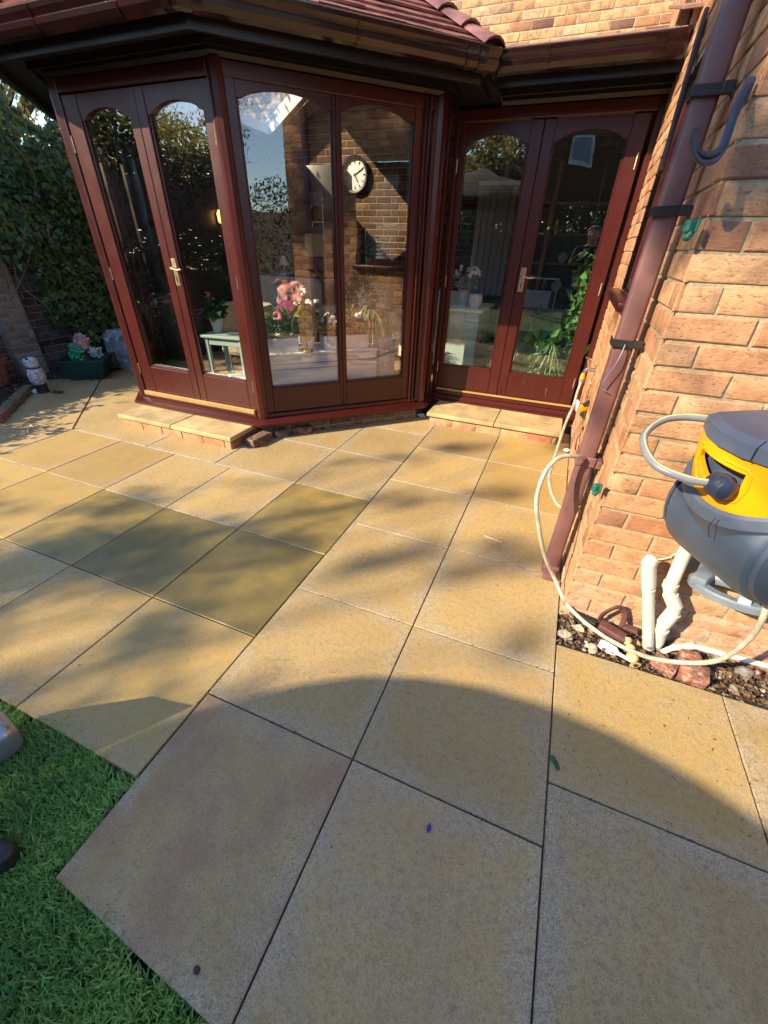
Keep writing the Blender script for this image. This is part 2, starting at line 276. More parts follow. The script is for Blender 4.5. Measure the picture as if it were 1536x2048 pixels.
# ---------------------------------------------------------------- geometry helpers
class MB:
    def __init__(s): s.v = []; s.f = []; s.c = []; s.uv = []
    def add(s, vs, fs, col=(.5, 0, 0), uv=None):
        o = len(s.v); s.v += [tuple(v) for v in vs]
        for i, f in enumerate(fs):
            s.f.append(tuple(o+k for k in f)); s.c.append(col); s.uv.append(uv[i] if uv else None)
        return s
    def box(s, x0, x1, y0, y1, z0, z1, bev=0.0, col=(.5, 0, 0), M_=None):
        if x0 > x1: x0, x1 = x1, x0
        if y0 > y1: y0, y1 = y1, y0
        if z0 > z1: z0, z1 = z1, z0
        if bev <= 0:
            vs = [(x, y, z) for z in (z0, z1) for y in (y0, y1) for x in (x0, x1)]
            fs = [(0, 2, 3, 1), (4, 5, 7, 6), (0, 1, 5, 4), (2, 6, 7, 3), (0, 4, 6, 2), (1, 3, 7, 5)]
        else:
            b = min(bev, (x1-x0)/2.01, (y1-y0)/2.01, (z1-z0)/2.01)
            bm = bmesh.new(); r = bmesh.ops.create_cube(bm, size=1)
            for v in bm.verts: v.co = Vector(((x0+x1)/2+v.co.x*(x1-x0), (y0+y1)/2+v.co.y*(y1-y0), (z0+z1)/2+v.co.z*(z1-z0)))
            bmesh.ops.bevel(bm, geom=list(bm.edges), offset=b, segments=3 if b > .015 else 2 if b > .006 else 1, profile=.5, affect='EDGES')
            bm.verts.index_update(); vs = [tuple(v.co) for v in bm.verts]; fs = [tuple(v.index for v in f.verts) for f in bm.faces]; bm.free()
        if M_ is not None: vs = [tuple(M_ @ Vector(v)) for v in vs]
        return s.add(vs, fs, col)
    def obox(s, c, size, rz=0, bev=0, col=(.5, 0, 0), rx=0, ry=0):
        Mx = Matrix.Translation(c) @ Matrix.Rotation(rz, 4, 'Z') @ Matrix.Rotation(ry, 4, 'Y') @ Matrix.Rotation(rx, 4, 'X')
        a, b, d = size; return s.box(-a/2, a/2, -b/2, b/2, -d/2, d/2, bev, col, Mx)
    def prism(s, poly, d, o, ux, uz, col=(.5, 0, 0)):
        """poly in (u,w) extruded by vector d"""
        o = Vector(o); ux = Vector(ux); uz = Vector(uz); d = Vector(d); n = len(poly)
        a = [o+ux*p[0]+uz*p[1] for p in poly]; b = [p+d for p in a]
        fs = [tuple(range(n)), tuple(reversed(range(n, 2*n)))]+[(i, i+n, (i+1) % n+n, (i+1) % n) for i in range(n)]
        return s.add(a+b, fs, col)
    def tube(s, pts, r, seg=10, cap=True, col=(.5, 0, 0), closed=False, flat=1.0):
        pts = [Vector(p) for p in pts]; n = len(pts); rs = r if isinstance(r, (list, tuple)) else [r]*n
        vs = []; prev = None
        for i, p in enumerate(pts):
            if closed: t = pts[(i+1) % n]-pts[i-1]
            else: t = pts[min(i+1, n-1)]-pts[max(i-1, 0)]
            t.normalize()
            if prev is None:
                a = Vector((0, 0, 1)) if abs(t.z) < .9 else Vector((1, 0, 0)); x = t.cross(a).normalized()
            else: x = (prev-t*prev.dot(t)).normalized()
            prev = x; y = t.cross(x)
            for k in range(seg):
                a = 2*math.pi*k/seg; vs.append(p+(x*math.cos(a)+y*math.sin(a)*flat)*rs[i])
        fs = []; m = n if closed else n-1
        for i in range(m):
            j = (i+1) % n
            for k in range(seg): fs.append((i*seg+k, i*seg+(k+1) % seg, j*seg+(k+1) % seg, j*seg+k))
        if cap and not closed: fs += [tuple(reversed(range(seg))), tuple((n-1)*seg+k for k in range(seg))]
        return s.add(vs, fs, col)
    def lathe(s, prof, c=(0, 0, 0), seg=24, M_=None, col=(.5, 0, 0), sx=1, sy=1, cap=True):
        vs = []; n = len(prof)
        for r, z in prof:
            for k in range(seg):
                a = 2*math.pi*k/seg; v = Vector((math.cos(a)*r*sx, math.sin(a)*r*sy, z))
                if M_ is not None: v = M_ @ v
                vs.append(v+Vector(c))
        fs = []
        for i in range(n-1):
            for k in range(seg): fs.append((i*seg+k, i*seg+(k+1) % seg, (i+1)*seg+(k+1) % seg, (i+1)*seg+k))
        if cap and prof[0][0] > 1e-5: fs.append(tuple(reversed(range(seg))))
        if cap and prof[-1][0] > 1e-5: fs.append(tuple((n-1)*seg+k for k in range(seg)))
        return s.add(vs, fs, col)
    def blob(s, c, r, sub=2, jit=.25, seed=0, sc=(1, 1, 1), col=(.5, 0, 0), rz=0):
        bm = bmesh.new(); bmesh.ops.create_icosphere(bm, subdivisions=sub, radius=1)
        rr = random.Random(seed); ph = [Vector((rr.uniform(-1, 1), rr.uniform(-1, 1), rr.uniform(-1, 1))).normalized() for _ in range(7)]
        am = [rr.uniform(.3, 1) for _ in ph]; cz_, sz_ = math.cos(rz), math.sin(rz)
        vs = []
        for v in bm.verts:
            k = 1+jit*sum(a*(math.tanh(4*(v.co.dot(p)-.35))) for a, p in zip(am, ph))/3.0
            x, y, z = v.co.x*k*r*sc[0], v.co.y*k*r*sc[1], v.co.z*k*r*sc[2]
            vs.append((c[0]+x*cz_-y*sz_, c[1]+x*sz_+y*cz_, c[2]+z))
        bm.verts.index_update(); fs = [tuple(v.index for v in f.verts) for f in bm.faces]; bm.free()
        return s.add(vs, fs, col)
    def crumple(s, amp, scale, seed=0):
        from mathutils import noise as mn
        c = sum((Vector(v) for v in s.v), Vector())/len(s.v)
        for i, v in enumerate(s.v):
            v = Vector(v); q = v*scale+Vector((seed*7.1, 3.3, 1.7)); k = 1-2*abs(mn.noise(q))+.5*(1-2*abs(mn.noise(q*2.3)))
            s.v[i] = tuple(v+(v-c).normalized()*amp*(k-.9)+mn.noise_vector(q*.9)*amp*.6)
        return s
    def build(s, name, mat, parent=None, smooth=True, angle=35, origin=None):
        me = bpy.data.meshes.new(name)
        o_ = Vector(origin) if origin is not None else Vector((0, 0, 0))
        vv = np.array(s.v, dtype=np.float32).reshape(-1, 3)
        if origin is not None: vv = vv-np.array(o_, dtype=np.float32)
        me.from_pydata(vv.tolist(), [], s.f); me.validate(); me.update()
        me.materials.append(mat if not isinstance(mat, str) else M[mat])
        if len(me.polygons) == len(s.c):
            ca = me.color_attributes.new('tone', 'FLOAT_COLOR', 'CORNER')
            ls = np.array([p.loop_total for p in me.polygons]); cc = np.repeat(np.array([(*c, 1) for c in s.c], dtype=np.float32), ls, axis=0)
            ca.data.foreach_set('color', cc.ravel())
            if any(u is not None for u in s.uv):
                ul = me.uv_layers.new(name='slab'); flat = []
                for u, p in zip(s.uv, me.polygons): flat += list(u) if u is not None else [(.5, .5)]*p.loop_total
                ul.data.foreach_set('uv', np.array(flat, dtype=np.float32).ravel())
        if smooth:
            me.polygons.foreach_set('use_smooth', [True]*len(me.polygons))
            me.set_sharp_from_angle(angle=R(angle))
        ob = bpy.data.objects.new(name, me); C.objects.link(ob); ob.location = o_
        if parent is not None: ob.parent = parent; ob.matrix_parent_inverse = parent_inv(parent)
        return ob
def wmat(p):
    if p is None: return Matrix.Identity(4)
    b = Matrix.Translation(p.location) @ Matrix.Rotation(p.rotation_euler.z, 4, 'Z')
    return b if p.parent is None else wmat(p.parent) @ p.matrix_parent_inverse @ b
def parent_inv(p): return wmat(p).inverted()
def thing(name, label, cat, loc=(0, 0, 0), group=None):
    o = bpy.data.objects.new(name, None); C.objects.link(o); o.location = loc; o.empty_display_size = .1
    tag(o, label, cat, group); return o
def tag(o, label=None, cat=None, group=None, kind=None):
    if label: o['label'] = label
    if cat: o['category'] = cat
    if group: o['group'] = group
    if kind: o['kind'] = kind
    return o
def struct(name, mb, mat, **k): return tag(mb.build(name, mat, None, **k), kind='structure')
def smoothpath(pts, n=6):
    P = [Vector(p) for p in pts]; out = []
    for i in range(len(P)-1):
        p0 = P[max(i-1, 0)]; p1 = P[i]; p2 = P[i+1]; p3 = P[min(i+2, len(P)-1)]
        for k in range(n):
            t = k/n; out.append(.5*((2*p1)+(p2-p0)*t+(2*p0-5*p1+4*p2-p3)*t*t+(3*p1-p0-3*p2+p3)*t**3))
    return out+[P[-1]]
def face_frame(a, b):
    a = Vector((*a, 0)); b = Vector((*b, 0)); u = (b-a).normalized(); n = Vector((u.y, -u.x, 0))
    return a, u, n, (b-a).length
def FM(a, u, n):    # local x=u, y=-n (into the wall), z up
    return Matrix(((u.x, -n.x, 0, a.x), (u.y, -n.y, 0, a.y), (0, 0, 1, 0), (0, 0, 0, 1)))

def bricks(mb, a, b, z0, z1, d=.006, bl=.215, bh=.065, mj=.010, holes=(), stretch=None, bloom=0, soldier=None, seed=1, shift=0):
    rr = random.Random(seed); a, u, n, L = face_frame(a, b)
    Mx = FM(a, u, n); pitch = bl+mj; ch = bh+mj
    def put(u0, u1, w0, w1, tone, bl_=0):
        for (h0, h1, k0, k1) in holes:
            if u1 > h0+.004 and u0 < h1-.004 and w1 > k0+.004 and w0 < k1-.004:
                if u0 < h0-.02 and u1 > h0: u1 = h0
                elif u1 > h1+.02 and u0 < h1: u0 = h1
                else: return
        if u1-u0 < .015 or w1-w0 < .01: return
        j = [rr.uniform(-.0018, .0018) for _ in range(8)]; e = .004; dd = d+rr.uniform(-.0015, .0015)
        o = [(u0+j[0], w0+j[1]), (u1+j[2], w0+j[3]), (u1+j[4], w1+j[5]), (u0+j[6], w1+j[7])]
        i_ = [(o[0][0]+e, o[0][1]+e), (o[1][0]-e, o[1][1]+e), (o[2][0]-e, o[2][1]-e), (o[3][0]+e, o[3][1]-e)]
        vs = [Mx @ Vector((p[0], .004, p[1])) for p in o]+[Mx @ Vector((p[0], -dd*.55, p[1])) for p in o]+[Mx @ Vector((p[0], -dd, p[1])) for p in i_]
        fs = []
        for r_ in (0, 4):
            for k in range(4): fs.append((r_+k, r_+(k+1) % 4, r_+4+(k+1) % 4, r_+4+k))
        fs.append((8, 9, 10, 11)); mb.add(vs, fs, (tone, 0, bl_))
    row = 0; w = z0
    while w < z1-.01:
        w1 = min(w+bh, z1); off = (pitch/2 if (row+shift) % 2 else 0)
        x = -off
        while x < L:
            u0 = max(0, x); u1 = min(L+(.0 if x+bl < L else 0), x+bl)
            t = min(1, max(0, rr.gauss(.5, .27)))
            blo = bloom*max(0, 1-(w-z0)/.3)*rr.uniform(.4, 1) if bloom else (rr.random() < .12)*.35
            put(u0, u1, w, w1, t, blo); x += pitch
        w += ch; row += 1
    # mortar bed behind the bricks, in strips round the holes
    xs = sorted({0, L, *[h[0] for h in holes], *[h[1] for h in holes]}); zs = sorted({z0, z1, *[h[2] for h in holes], *[h[3] for h in holes]})
    for i in range(len(xs)-1):
        for k in range(len(zs)-1):
            cx, cz2 = (xs[i]+xs[i+1])/2, (zs[k]+zs[k+1])/2
            if any(h[0] < cx < h[1] and h[2] < cz2 < h[3] for h in holes): continue
            vs = [Mx @ Vector(p) for p in ((xs[i], 0, zs[k]), (xs[i+1], 0, zs[k]), (xs[i+1], 0, zs[k+1]), (xs[i], 0, zs[k+1]))]
            mb.add(vs, [(0, 1, 2, 3)], (.5, 1, 0))
    return mb

# ---------------------------------------------------------------- ground, paving, lawn, beds
g = MB(); g.add([(-150, -150, -.07), (150, -150, -.07), (150, 150, -.07), (-150, 150, -.07)], [(0, 1, 2, 3)]); struct('ground', g, 'lawn')
jb = MB(); jb.add([(.002, -.62, -.018), (3.2, -.62, -.018), (3.2, 3.5, -.018), (-5.0, 3.5, -.018), (-5.0, 2.2, -.018), (-3.95, 1.1, -.018), (-3.95, .6, -.018), (-2.85, .25, -.018), (-2.85, -.305, -.018), (-.59, -.305, -.018), (-.575, -.558, -.018), (0, -.597, -.018)], [tuple(range(12))]); struct('joint_bed', jb, 'joint')
pv = MB()
def slab(poly, tone=None, wet=0, red=0, z=0.0, gap=.0024):
    """poly ccw; gap shrinks it, top edge chamfered"""
    P = [Vector((*p, 0)) for p in poly]; n = len(P); c = sum(P, Vector())/n
    def inset(g_):
        out = []
        for i in range(n):
            p, q, r_ = P[i-1], P[i], P[(i+1) % n]; e1 = (q-p).normalized(); e2 = (r_-q).normalized()
            n1 = Vector((-e1.y, e1.x, 0)); n2 = Vector((-e2.y, e2.x, 0)); k = (n1+n2); k = k/max(.3, k.dot(n1)); out.append(q+k*g_)
        return out
    tone = rng.uniform(.1, .9) if tone is None else tone
    dz = rng.uniform(-.0012, .0012, 4)
    A = inset(gap); B = inset(gap+.0022)
    vs = [(p.x, p.y, -.045) for p in A]+[(p.x, p.y, z-.0025+dz[i % 4]) for i, p in enumerate(A)]+[(p.x, p.y, z+dz[i % 4]) for i, p in enumerate(B)]
    lo = Vector((min(p.x for p in P), min(p.y for p in P))); hi = Vector((max(p.x for p in P), max(p.y for p in P)))
    def U(p): return ((p[0]-lo.x)/(hi.x-lo.x), (p[1]-lo.y)/(hi.y-lo.y))
    fs = []; uv = []
    for r_ in (0, n):
        for k in range(n):
            f = (r_+k, r_+(k+1) % n, r_+n+(k+1) % n, r_+n+k); fs.append(f); uv.append([U(vs[i]) for i in f])
    f = tuple(range(2*n, 3*n)); fs.append(f); uv.append([U(vs[i]) for i in f])
    pv.add(vs, fs, (tone, wet, red), uv)
def rect(x0, x1, y0, y1, **k): slab([(x0, y0), (x1, y0), (x1, y1), (x0, y1)], **k)
SX, SY = .5915, .603
for i in (-1, 0):
    for j in range(-1, 6):
        if (i, j) == (-1, -1): slab([(-.583, -.565), (0, -.603), (0, 0), (-SX, 0)], tone=.5, wet=.18, red=1); continue
        y1 = min((j+1)*SY, 3.30)
        wet = .40 if (i, j) in ((0, 3), (0, 4)) else .24 if j >= 0 else .17
        rect(i*SX, (i+1)*SX, j*SY, y1, red=1 if (i, j) == (-1, -1) else (.30 if j == -1 else .12 if j == 0 else 0), wet=wet)
rect(.5915, 1.187, .18, .755, wet=.32); rect(1.187, 1.78, .18, .755); rect(.5915, 1.187, -.62, .18, wet=.1); rect(1.187, 1.78, -.62, .18)
rect(1.78, 2.5, -.62, .755)
xs = [-.5925, -1.165, -1.715, -2.25, -2.825, -3.40, -3.97]
for j, (y0, y1) in enumerate(((-.31, .278), (.278, .875), (.875, 1.478))):
    for k in range(6):
        if j == 0 and k > 3: continue
        wet = {(1, 0): .97, (1, 1): .93, (1, 2): .74, (0, 0): .46, (0, 1): .38, (0, 2): .30, (1, 3): .52, (2, 0): .62, (1, 4): .45, (2, 3): .35, (2, 4): .38}.get((j, k), .22)
        if j == 2 and k == 0: wet = .76
        if j == 1 and k == 5: slab([(xs[6], y0), (xs[5], y0), (xs[5], y1), (xs[6]+.1, y1)]); continue
        if j == 2 and k == 5: slab([(-3.72, .875), (xs[5], y0), (-3.41, 1.46), (-3.9, 1.1)]); continue
        rect(xs[k+1], xs[k], y0, y1, wet=wet, red=.25 if (j, k) in ((2, 3), (2, 4)) else 0)
rect(-1.165, -.5925, 1.478, 2.08, wet=.05); rect(-1.165, -.5925, 2.08, 2.68, wet=.1); slab([(-1.165, 2.68), (-.5925, 2.68), (-.5925, 3.3), (-1.165, 2.9)])
rect(-1.87, -1.165, 1.478, 2.08, wet=.1); slab([(-1.75, 2.08), (-1.165, 2.08), (-1.165, 2.75), (-1.2, 2.75)])
rect(-2.56, -1.87, 1.478, 2.0, wet=.15); slab([(-3.40, 1.478), (-2.56, 1.478), (-2.56, 2.0), (-3.02, 2.0)][:4])
# slabs laid on the diagonal beyond the bay corner
def dg(e1, e2): return (-3.41-.72*e1-.70*e2, 1.485+.72*e1-.70*e2)
for a0, a1, tn in ((-.0, .6, .7), (.6, 1.2, .5), (1.2, 1.72, .3)):
    slab([dg(a0, .6), dg(a0, .005), dg(a1, .005), dg(a1, .6)][::-1] if False else [dg(a0, .005), dg(a1, .005), dg(a1, .60), dg(a0, .60)], tone=tn)
for a0, a1, tn in ((.0, .27, .6), (.27, .87, .55), (.87, 1.47, .35), (1.47, 2.07, .3)):
    w = .62 if a0 > .1 else .33
    slab([dg(a0, -.62), dg(a1, -.62), dg(a1, -.006), dg(a0, -.006)], tone=tn)
for a0, a1 in ((.87, 1.47), (1.47, 2.07)): slab([dg(a0, -1.22), dg(a1, -1.22), dg(a1, -.62), dg(a0, -.62)])
slab([(-4.6, .60), (-3.98, .60), (-3.98, 1.02), (-4.05, 1.10)]) if False else None
struct('paving', pv, 'paving', angle=20)
sb = MB(); sb.add([(.592, .76, -.012), (2.6, .76, -.012), (2.6, 1.0, -.012), (.592, 1.0, -.012)], [(0, 1, 2, 3)])
sb.add([(-5.5, -6, -.010), (-4.15, -.1, -.010), (-4.05, 1.30, -.010), (-4.82, 2.06, -.010), (-4.2, 2.75, -.010), (-4.3, 3.6, -.010), (-5.5, 6, -.010)], [tuple(range(7))])
struct('soil_bed', sb, 'soil')
lw = MB(); lw.add([(-30, -30, -.028), (30, -30, -.028), (30, -.62, -.028), (0, -.62, -.028), (-.60, -.60, -.028), (-.6, -.31, -.028), (-2.9, -.31, -.028), (-3.6, .3, -.028), (-3.98, 1.05, -.028), (-4.08, 1.30, -.028), (-4.7, .9, -.028), (-4.9, -6, -.028), (-30, -6, -.028)], [tuple(range(13))])
struct('lawn', lw, 'lawn')

# ---------------------------------------------------------------- foliage engines (numpy)
def leafmesh(name, P, D, N, L, Wd, tone, mat, parent=None, shape='leaf', bend=0.0):
    """one leaf per row: base P, direction D, normal N, length, width"""
    D = D/np.linalg.norm(D, axis=1, keepdims=True); B = np.cross(D, N); B /= np.maximum(1e-6, np.linalg.norm(B, axis=1, keepdims=True)); Nn = np.cross(B, D)
    if shape == 'leaf': prof = [(0, 0, 0), (.35, .5, 0), (1, 0, -bend), (.35, -.5, 0)]; faces = [(0, 1, 2, 3)]
    elif shape == 'ivy': prof = [(0, .12, 0), (.12, .50, .0), (.45, .30, .06), (1, 0, -.12), (.45, -.30, .06), (.12, -.50, 0), (0, -.12, 0)]; faces = [(0, 1, 2, 3, 4, 5, 6)]
    else: prof = [(0, .5, 0), (.5, .42, bend*.25), (1, .05, bend), (1, -.05, bend), (.5, -.42, bend*.25), (0, -.5, 0)]; faces = [(0, 1, 4, 5), (1, 2, 3, 4)]
    k = len(prof); n = len(P)
    L = np.asarray(L).reshape(-1, 1)*np.ones((n, 1)); Wd = np.asarray(Wd).reshape(-1, 1)*np.ones((n, 1))
    V = np.stack([P+D*L*a+B*Wd*b+Nn*L*c for a, b, c in prof], 1).reshape(-1, 3)
    loops = []; tot = []
    F = np.concatenate([np.array(f) for f in faces]); cnt = [len(f) for f in faces]
    li = (np.arange(n)[:, None]*k+F[None, :]).ravel(); lt = np.tile(cnt, n)
    me = bpy.data.meshes.new(name); me.vertices.add(len(V)); me.vertices.foreach_set('co', V.astype(np.float32).ravel())
    me.loops.add(len(li)); me.loops.foreach_set('vertex_index', li.astype(np.int32)); me.polygons.add(len(lt))
    me.polygons.foreach_set('loop_start', np.concatenate([[0], np.cumsum(lt)[:-1]]).astype(np.int32)); me.update(calc_edges=True)
    ca = me.color_attributes.new('tone', 'FLOAT_COLOR', 'CORNER'); tt = np.repeat(np.clip(tone, 0, 1), len(F)); cc = np.zeros((len(tt), 4), np.float32); cc[:, 0] = tt; cc[:, 3] = 1
    ca.data.foreach_set('color', cc.ravel()); me.materials.append(M[mat])
    o = bpy.data.objects.new(name, me); C.objects.link(o)
    if parent: o.parent = parent; o.matrix_parent_inverse = parent_inv(parent)
    return o
def unit(n): v = rng.normal(size=(n, 3)); return v/np.linalg.norm(v, axis=1, keepdims=True)
def clumps(centers, radii, per, squash=.8):
    P = []; T = []
    for c, r in zip(centers, radii):
        k = max(5, int(per*r*r)); d = unit(k)*(rng.uniform(.15, 1, (k, 1))**.5)*r; d[:, 2] *= squash; P.append(np.array(c)+d); T.append(np.full(k, rng.uniform(.1, .8))+rng.uniform(-.2, .2, k)+.35*d[:, 2]/r)
    return np.concatenate(P), np.concatenate(T)
def tree(name, label, cat, x, y, h, cr, mat, n=90, leaf=.09, weep=False, per=260, trunk=.16, group=None, zc=.62, extra=None, seed=0, squash=1.15):
    t = thing(name, label, cat, (x, y, 0), group); rr = np.random.default_rng(seed+11)
    tb = MB(); top = Vector((x+rr.uniform(-.3, .3), y+rr.uniform(-.3, .3), h*.82))
    tb.tube(smoothpath([(x, y, -.1), (x+.05, y, h*.25), (x-.08, y+.1, h*.5), top]), [trunk*(1-.8*i/18) for i in range(19)], 10)
    cen = []; rad = []
    for i in range(n):
        v = rr.normal(size=3); v /= np.linalg.norm(v); k = rr.uniform(.35, 1)**.6
        c = np.array([x, y, h*zc])+v*k*np.array([cr, cr, cr*squash]); c[2] = max(c[2], .8); cen.append(c); rad.append(cr*rr.uniform(.10, .24))
        if i % 4 == 0:
            s = Vector((x, y, min(c[2]*.75, h*.75))); e = Vector(c); mid = (s+e)/2+Vector((0, 0, .25)); tb.tube(smoothpath([s, mid, e], 4), [trunk*.28*(1-.85*j/8) for j in range(9)], 6)
    if extra: cen += [np.array(e[:3]) for e in extra]; rad += [e[3] for e in extra]
    tb.build('trunk', 'bark', t)
    P, T = clumps(cen, rad, 9.5*(per/200)/leaf**2*.55)
    m = len(P); D = unit(m); 
    if weep: D[:, 2] = -np.abs(D[:, 2])-.9
    leafmesh('crown', P, D, unit(m), leaf*rng.uniform(.7, 1.3, m), leaf*.55*rng.uniform(.7, 1.2, m), T, mat, t)
    return t

# ================================================================ HOUSE
WX, WY = .60, .955          # corner of the brick wing
house = thing('brick_house', 'orange brick house, its wing on the right and high wall behind the garden room', 'house', (WX, WY, 0))
m = MB(); bricks(m, (WX-.006, WY), (3.2, WY), -.02, 3.4, bloom=1, seed=3); m.build('wall', 'brick', house)
m = MB(); bricks(m, (WX, 6.0), (WX, WY-.006), -.02, 3.4, seed=5, shift=1, holes=((3.2, 4.15, 1.20, 2.12),), bloom=.5); m.build('wall', 'brick', house)
m = MB(); bricks(m, (-4.9, 6.0), (WX, 6.0), 2.55, 7.0, bl=.215, seed=8); m.build('upper_wall', 'brick_up', house)
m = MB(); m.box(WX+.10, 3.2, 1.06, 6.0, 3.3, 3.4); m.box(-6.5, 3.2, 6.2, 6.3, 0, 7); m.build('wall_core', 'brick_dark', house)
# side window, in the wing beside the downpipe
wn = MB()
y0, y1, z0, z1 = 6-4.15, 6-3.2, 1.20, 2.12
for a_ in ((y0, y0+.06, z0, z1), (y1-.06, y1, z0, z1), (y0+.06, y1-.06, z0, z0+.06), (y0+.06, y1-.06, z1-.06, z1), ((y0+y1)/2-.03, (y0+y1)/2+.03, z0+.06, z1-.06)): wn.box(WX+.03, WX+.09, *a_, bev=.006)
wf = wn.build('window', 'wood', house)
p = MB(); p.box(WX+.055, WX+.061, y0+.05, y1-.05, z0+.05, z1-.05); p.build('pane', 'glass', wf)
p = MB(); p.box(WX+.14, WX+.15, y0, y1, z0, z1); [p.box(WX+.125, WX+.142, y0+.01, y1-.01, z0+.03+k*.035, z0+.05+k*.035) for k in range(25)]; p.build('blind', 'white', wf)
p = MB(); p.box(WX-.075, WX+.05, y0-.04, y1+.06, z0-.045, z0-.002, bev=.008); p.build('sill', 'wood', wf)
p = MB(); p.box(WX-.014, WX-.002, y0-.03, y0+.02, z0, z1+.1, bev=.003); p.build('trim', 'wood', wf)
# flashing and old tiles where the low roof meets the wing
p = MB()
for k in range(9): p.obox((WX-.045, 3.05+k*.22, 2.50+k*.068), (.10, .26, .018), rx=R(17.5), bev=.003)
p.build('roof_flashing', 'tile_old', house)
p = MB(); p.obox((WX-.022, 2.42, 2.02), (.02, .05, .62), rx=R(-18), bev=.004); p.build('eaves_board', 'wood_dark', house)

# ---------------------------------------------------------------- joinery
def arch_rail(u0, u1, zs, zc, ztop, sh=.06, n=28):
    pts = [(u0, ztop), (u0, zs), (u0+sh*.35, zs)]
    for i in range(n+1):
        t = i/n; x = u0+sh*.35+(u1-u0-.7*sh)*t
        q_ = min(t, 1-t)*2; k = (.34*(q_/.16)**1.6 if q_ < .16 else .34+.66*(1-(1-(q_-.16)/.84)**2.1)); pts.append((x, zs+(zc-zs)*k))
    pts += [(u1-sh*.35, zs), (u1, zs), (u1, ztop)]
    return pts[::-1]
def leaf_panel(name, parent, Mx, u0, u1, z0, z1, g0, g1, gz0, gzs, gzc, rail=True, hinge=None, handle=None, label=None, knob=False):
    """door or window leaf: outer u0..u1,z0..z1 ; glass g0..g1, gz0..gzs(+arch)"""
    b = MB(); T = .045
    def q(a, c_, d_, e, bev=.004, f0=0., f1=T): b.box(a, c_, f0, f1, d_, e, bev=bev, M_=Mx)
    q(u0, g0, z0, z1); q(g1, u1, z0, z1); q(g0-.001, g1+.001, z0, gz0, f0=.0015)
    arch = arch_rail(g0-.001, g1+.001, gzs, gzc, gzc+.075)
    ux = Mx.to_3x3() @ Vector((1, 0, 0)); uy = Mx.to_3x3() @ Vector((0, 1, 0)); o = Mx @ Vector((0, .008, 0))
    b.prism(arch, uy*(T-.01), o, ux, Vector((0, 0, 1)))
    q(g0-.001, g1+.001, gzc+.075, z1, f0=.0015)
    d = b.build(name, 'wood', parent, angle=30)
    if label: d['label'] = label
    # glazing bead
    bd = MB()
    for a in ((g0, g0+.012, gz0, gzs), (g1-.012, g1, gz0, gzs)): bd.box(a[0], a[1], .012, .03, a[2], a[3], bev=.003, M_=Mx)
    bd.box(g0+.012, g1-.012, .006, .03, gz0-.001, gz0+.014, bev=.003, M_=Mx); bd.build('glazing_bead', 'wood', d)
    pn = MB(); pn.box(g0-.005, g1+.005, .030, .036, gz0-.005, gzc+.02, M_=Mx); pn.build('pane', 'glass', d, smooth=False)
    if hinge is not None:
        for zz in (.42, 1.15, 1.92):
            h = MB(); h.tube([Mx @ Vector((hinge, -.004, zz-.045)), Mx @ Vector((hinge, -.004, zz+.045))], .0055, 8); h.build('hinge', 'brass', d)
    if handle is not None:
        hu, hdir = handle
        h = MB(); h.box(hu-.022, hu+.022, -.006, 0.004, 1.10, 1.275, bev=.003, M_=Mx); pl = h.build('handle_plate', 'brass', d)
        h = MB(); h.tube([Mx @ Vector(v) for v in smoothpath([(hu, 0, 1.215), (hu, -.04, 1.215), (hu+.02*hdir, -.052, 1.213), (hu+.06*hdir, -.052, 1.205), (hu+.098*hdir, -.048, 1.212)], 5)], [.009]*10+[.0075]*11, 10); h.build('lever', 'brass', pl)
        h = MB(); h.box(hu-.004, hu+.004, -.0075, -.0055, 1.128, 1.150, M_=Mx); h.tube([Mx @ Vector((hu, -.0076, 1.152)), Mx @ Vector((hu, -.005, 1.152))], .0065, 10); h.build('keyhole', 'black', pl)
    if knob:
        h = MB(); h.tube([Mx @ Vector((knob, -.012, .27)), Mx @ Vector((knob, .002, .27))], .011, 12); h.build('screw_cap', 'wood', d)
    return d
def outer_frame(parent, Mx, L, z0=.17, z1=2.24, j=.045, head=.07, bays=()):
    b = MB()
    b.box(0, j, -.012, .07, z0, z1, bev=.005, M_=Mx); b.box(L-j, L, -.012, .07, z0, z1, bev=.005, M_=Mx)
    b.box(j, L-j, -.010, .07, z1-head, z1, bev=.005, M_=Mx); b.box(j, L-j, -.016, .08, z0, z0+.03, bev=.004, M_=Mx)
    return b.build('frame', 'wood', parent)

cons = thing('conservatory', 'dark red wooden garden room with a bay of arched glazed doors under a tiled roof', 'conservatory', (-2.5, 3.76, 0))
P0, P1, P2 = (-3.15, 2.05), (-1.83, 2.05), (-.81, 3.08)
PL = (-4.13, 3.12)
# left doors
a, u, n, L = face_frame(P0, P1); ML = FM(a, u, n)
outer_frame(cons, ML, L)
leaf_panel('door', cons, ML, .048, .688, .21, 2.165, .176, .618, .448, 2.036, 2.09, hinge=.046)
leaf_panel('door', cons, ML, .691, 1.272, .21, 2.165, .762, 1.208, .448, 2.036, 2.09, hinge=1.274, handle=(.722, 1))
b = MB(); b.box(.05, 1.27, -.03, -.004, .195, .232, bev=.004, M_=ML); b.build('weather_bar', 'threshold', cons)
# middle windows
a, u, n, L = face_frame(P1, P2); MD = FM(a, u, n); LD = L
outer_frame(cons, MD, L)
leaf_panel('window', cons, MD, .047, .709, .205, 2.175, .108, .686, .402, 2.095, 2.15)
leaf_panel('window', cons, MD, .711, 1.390, .205, 2.175, .738, 1.270, .402, 2.095, 2.15)
# hidden third side
a, u, n, L = face_frame(PL, P0); M3 = FM(a, u, n)
outer_frame(cons, M3, L)
leaf_panel('window', cons, M3, .047, .728, .205, 2.175, .108, .705, .392, 2.105, 2.16)
leaf_panel('window', cons, M3, .730, 1.405, .205, 2.175, .750, 1.318, .392, 2.105, 2.16)
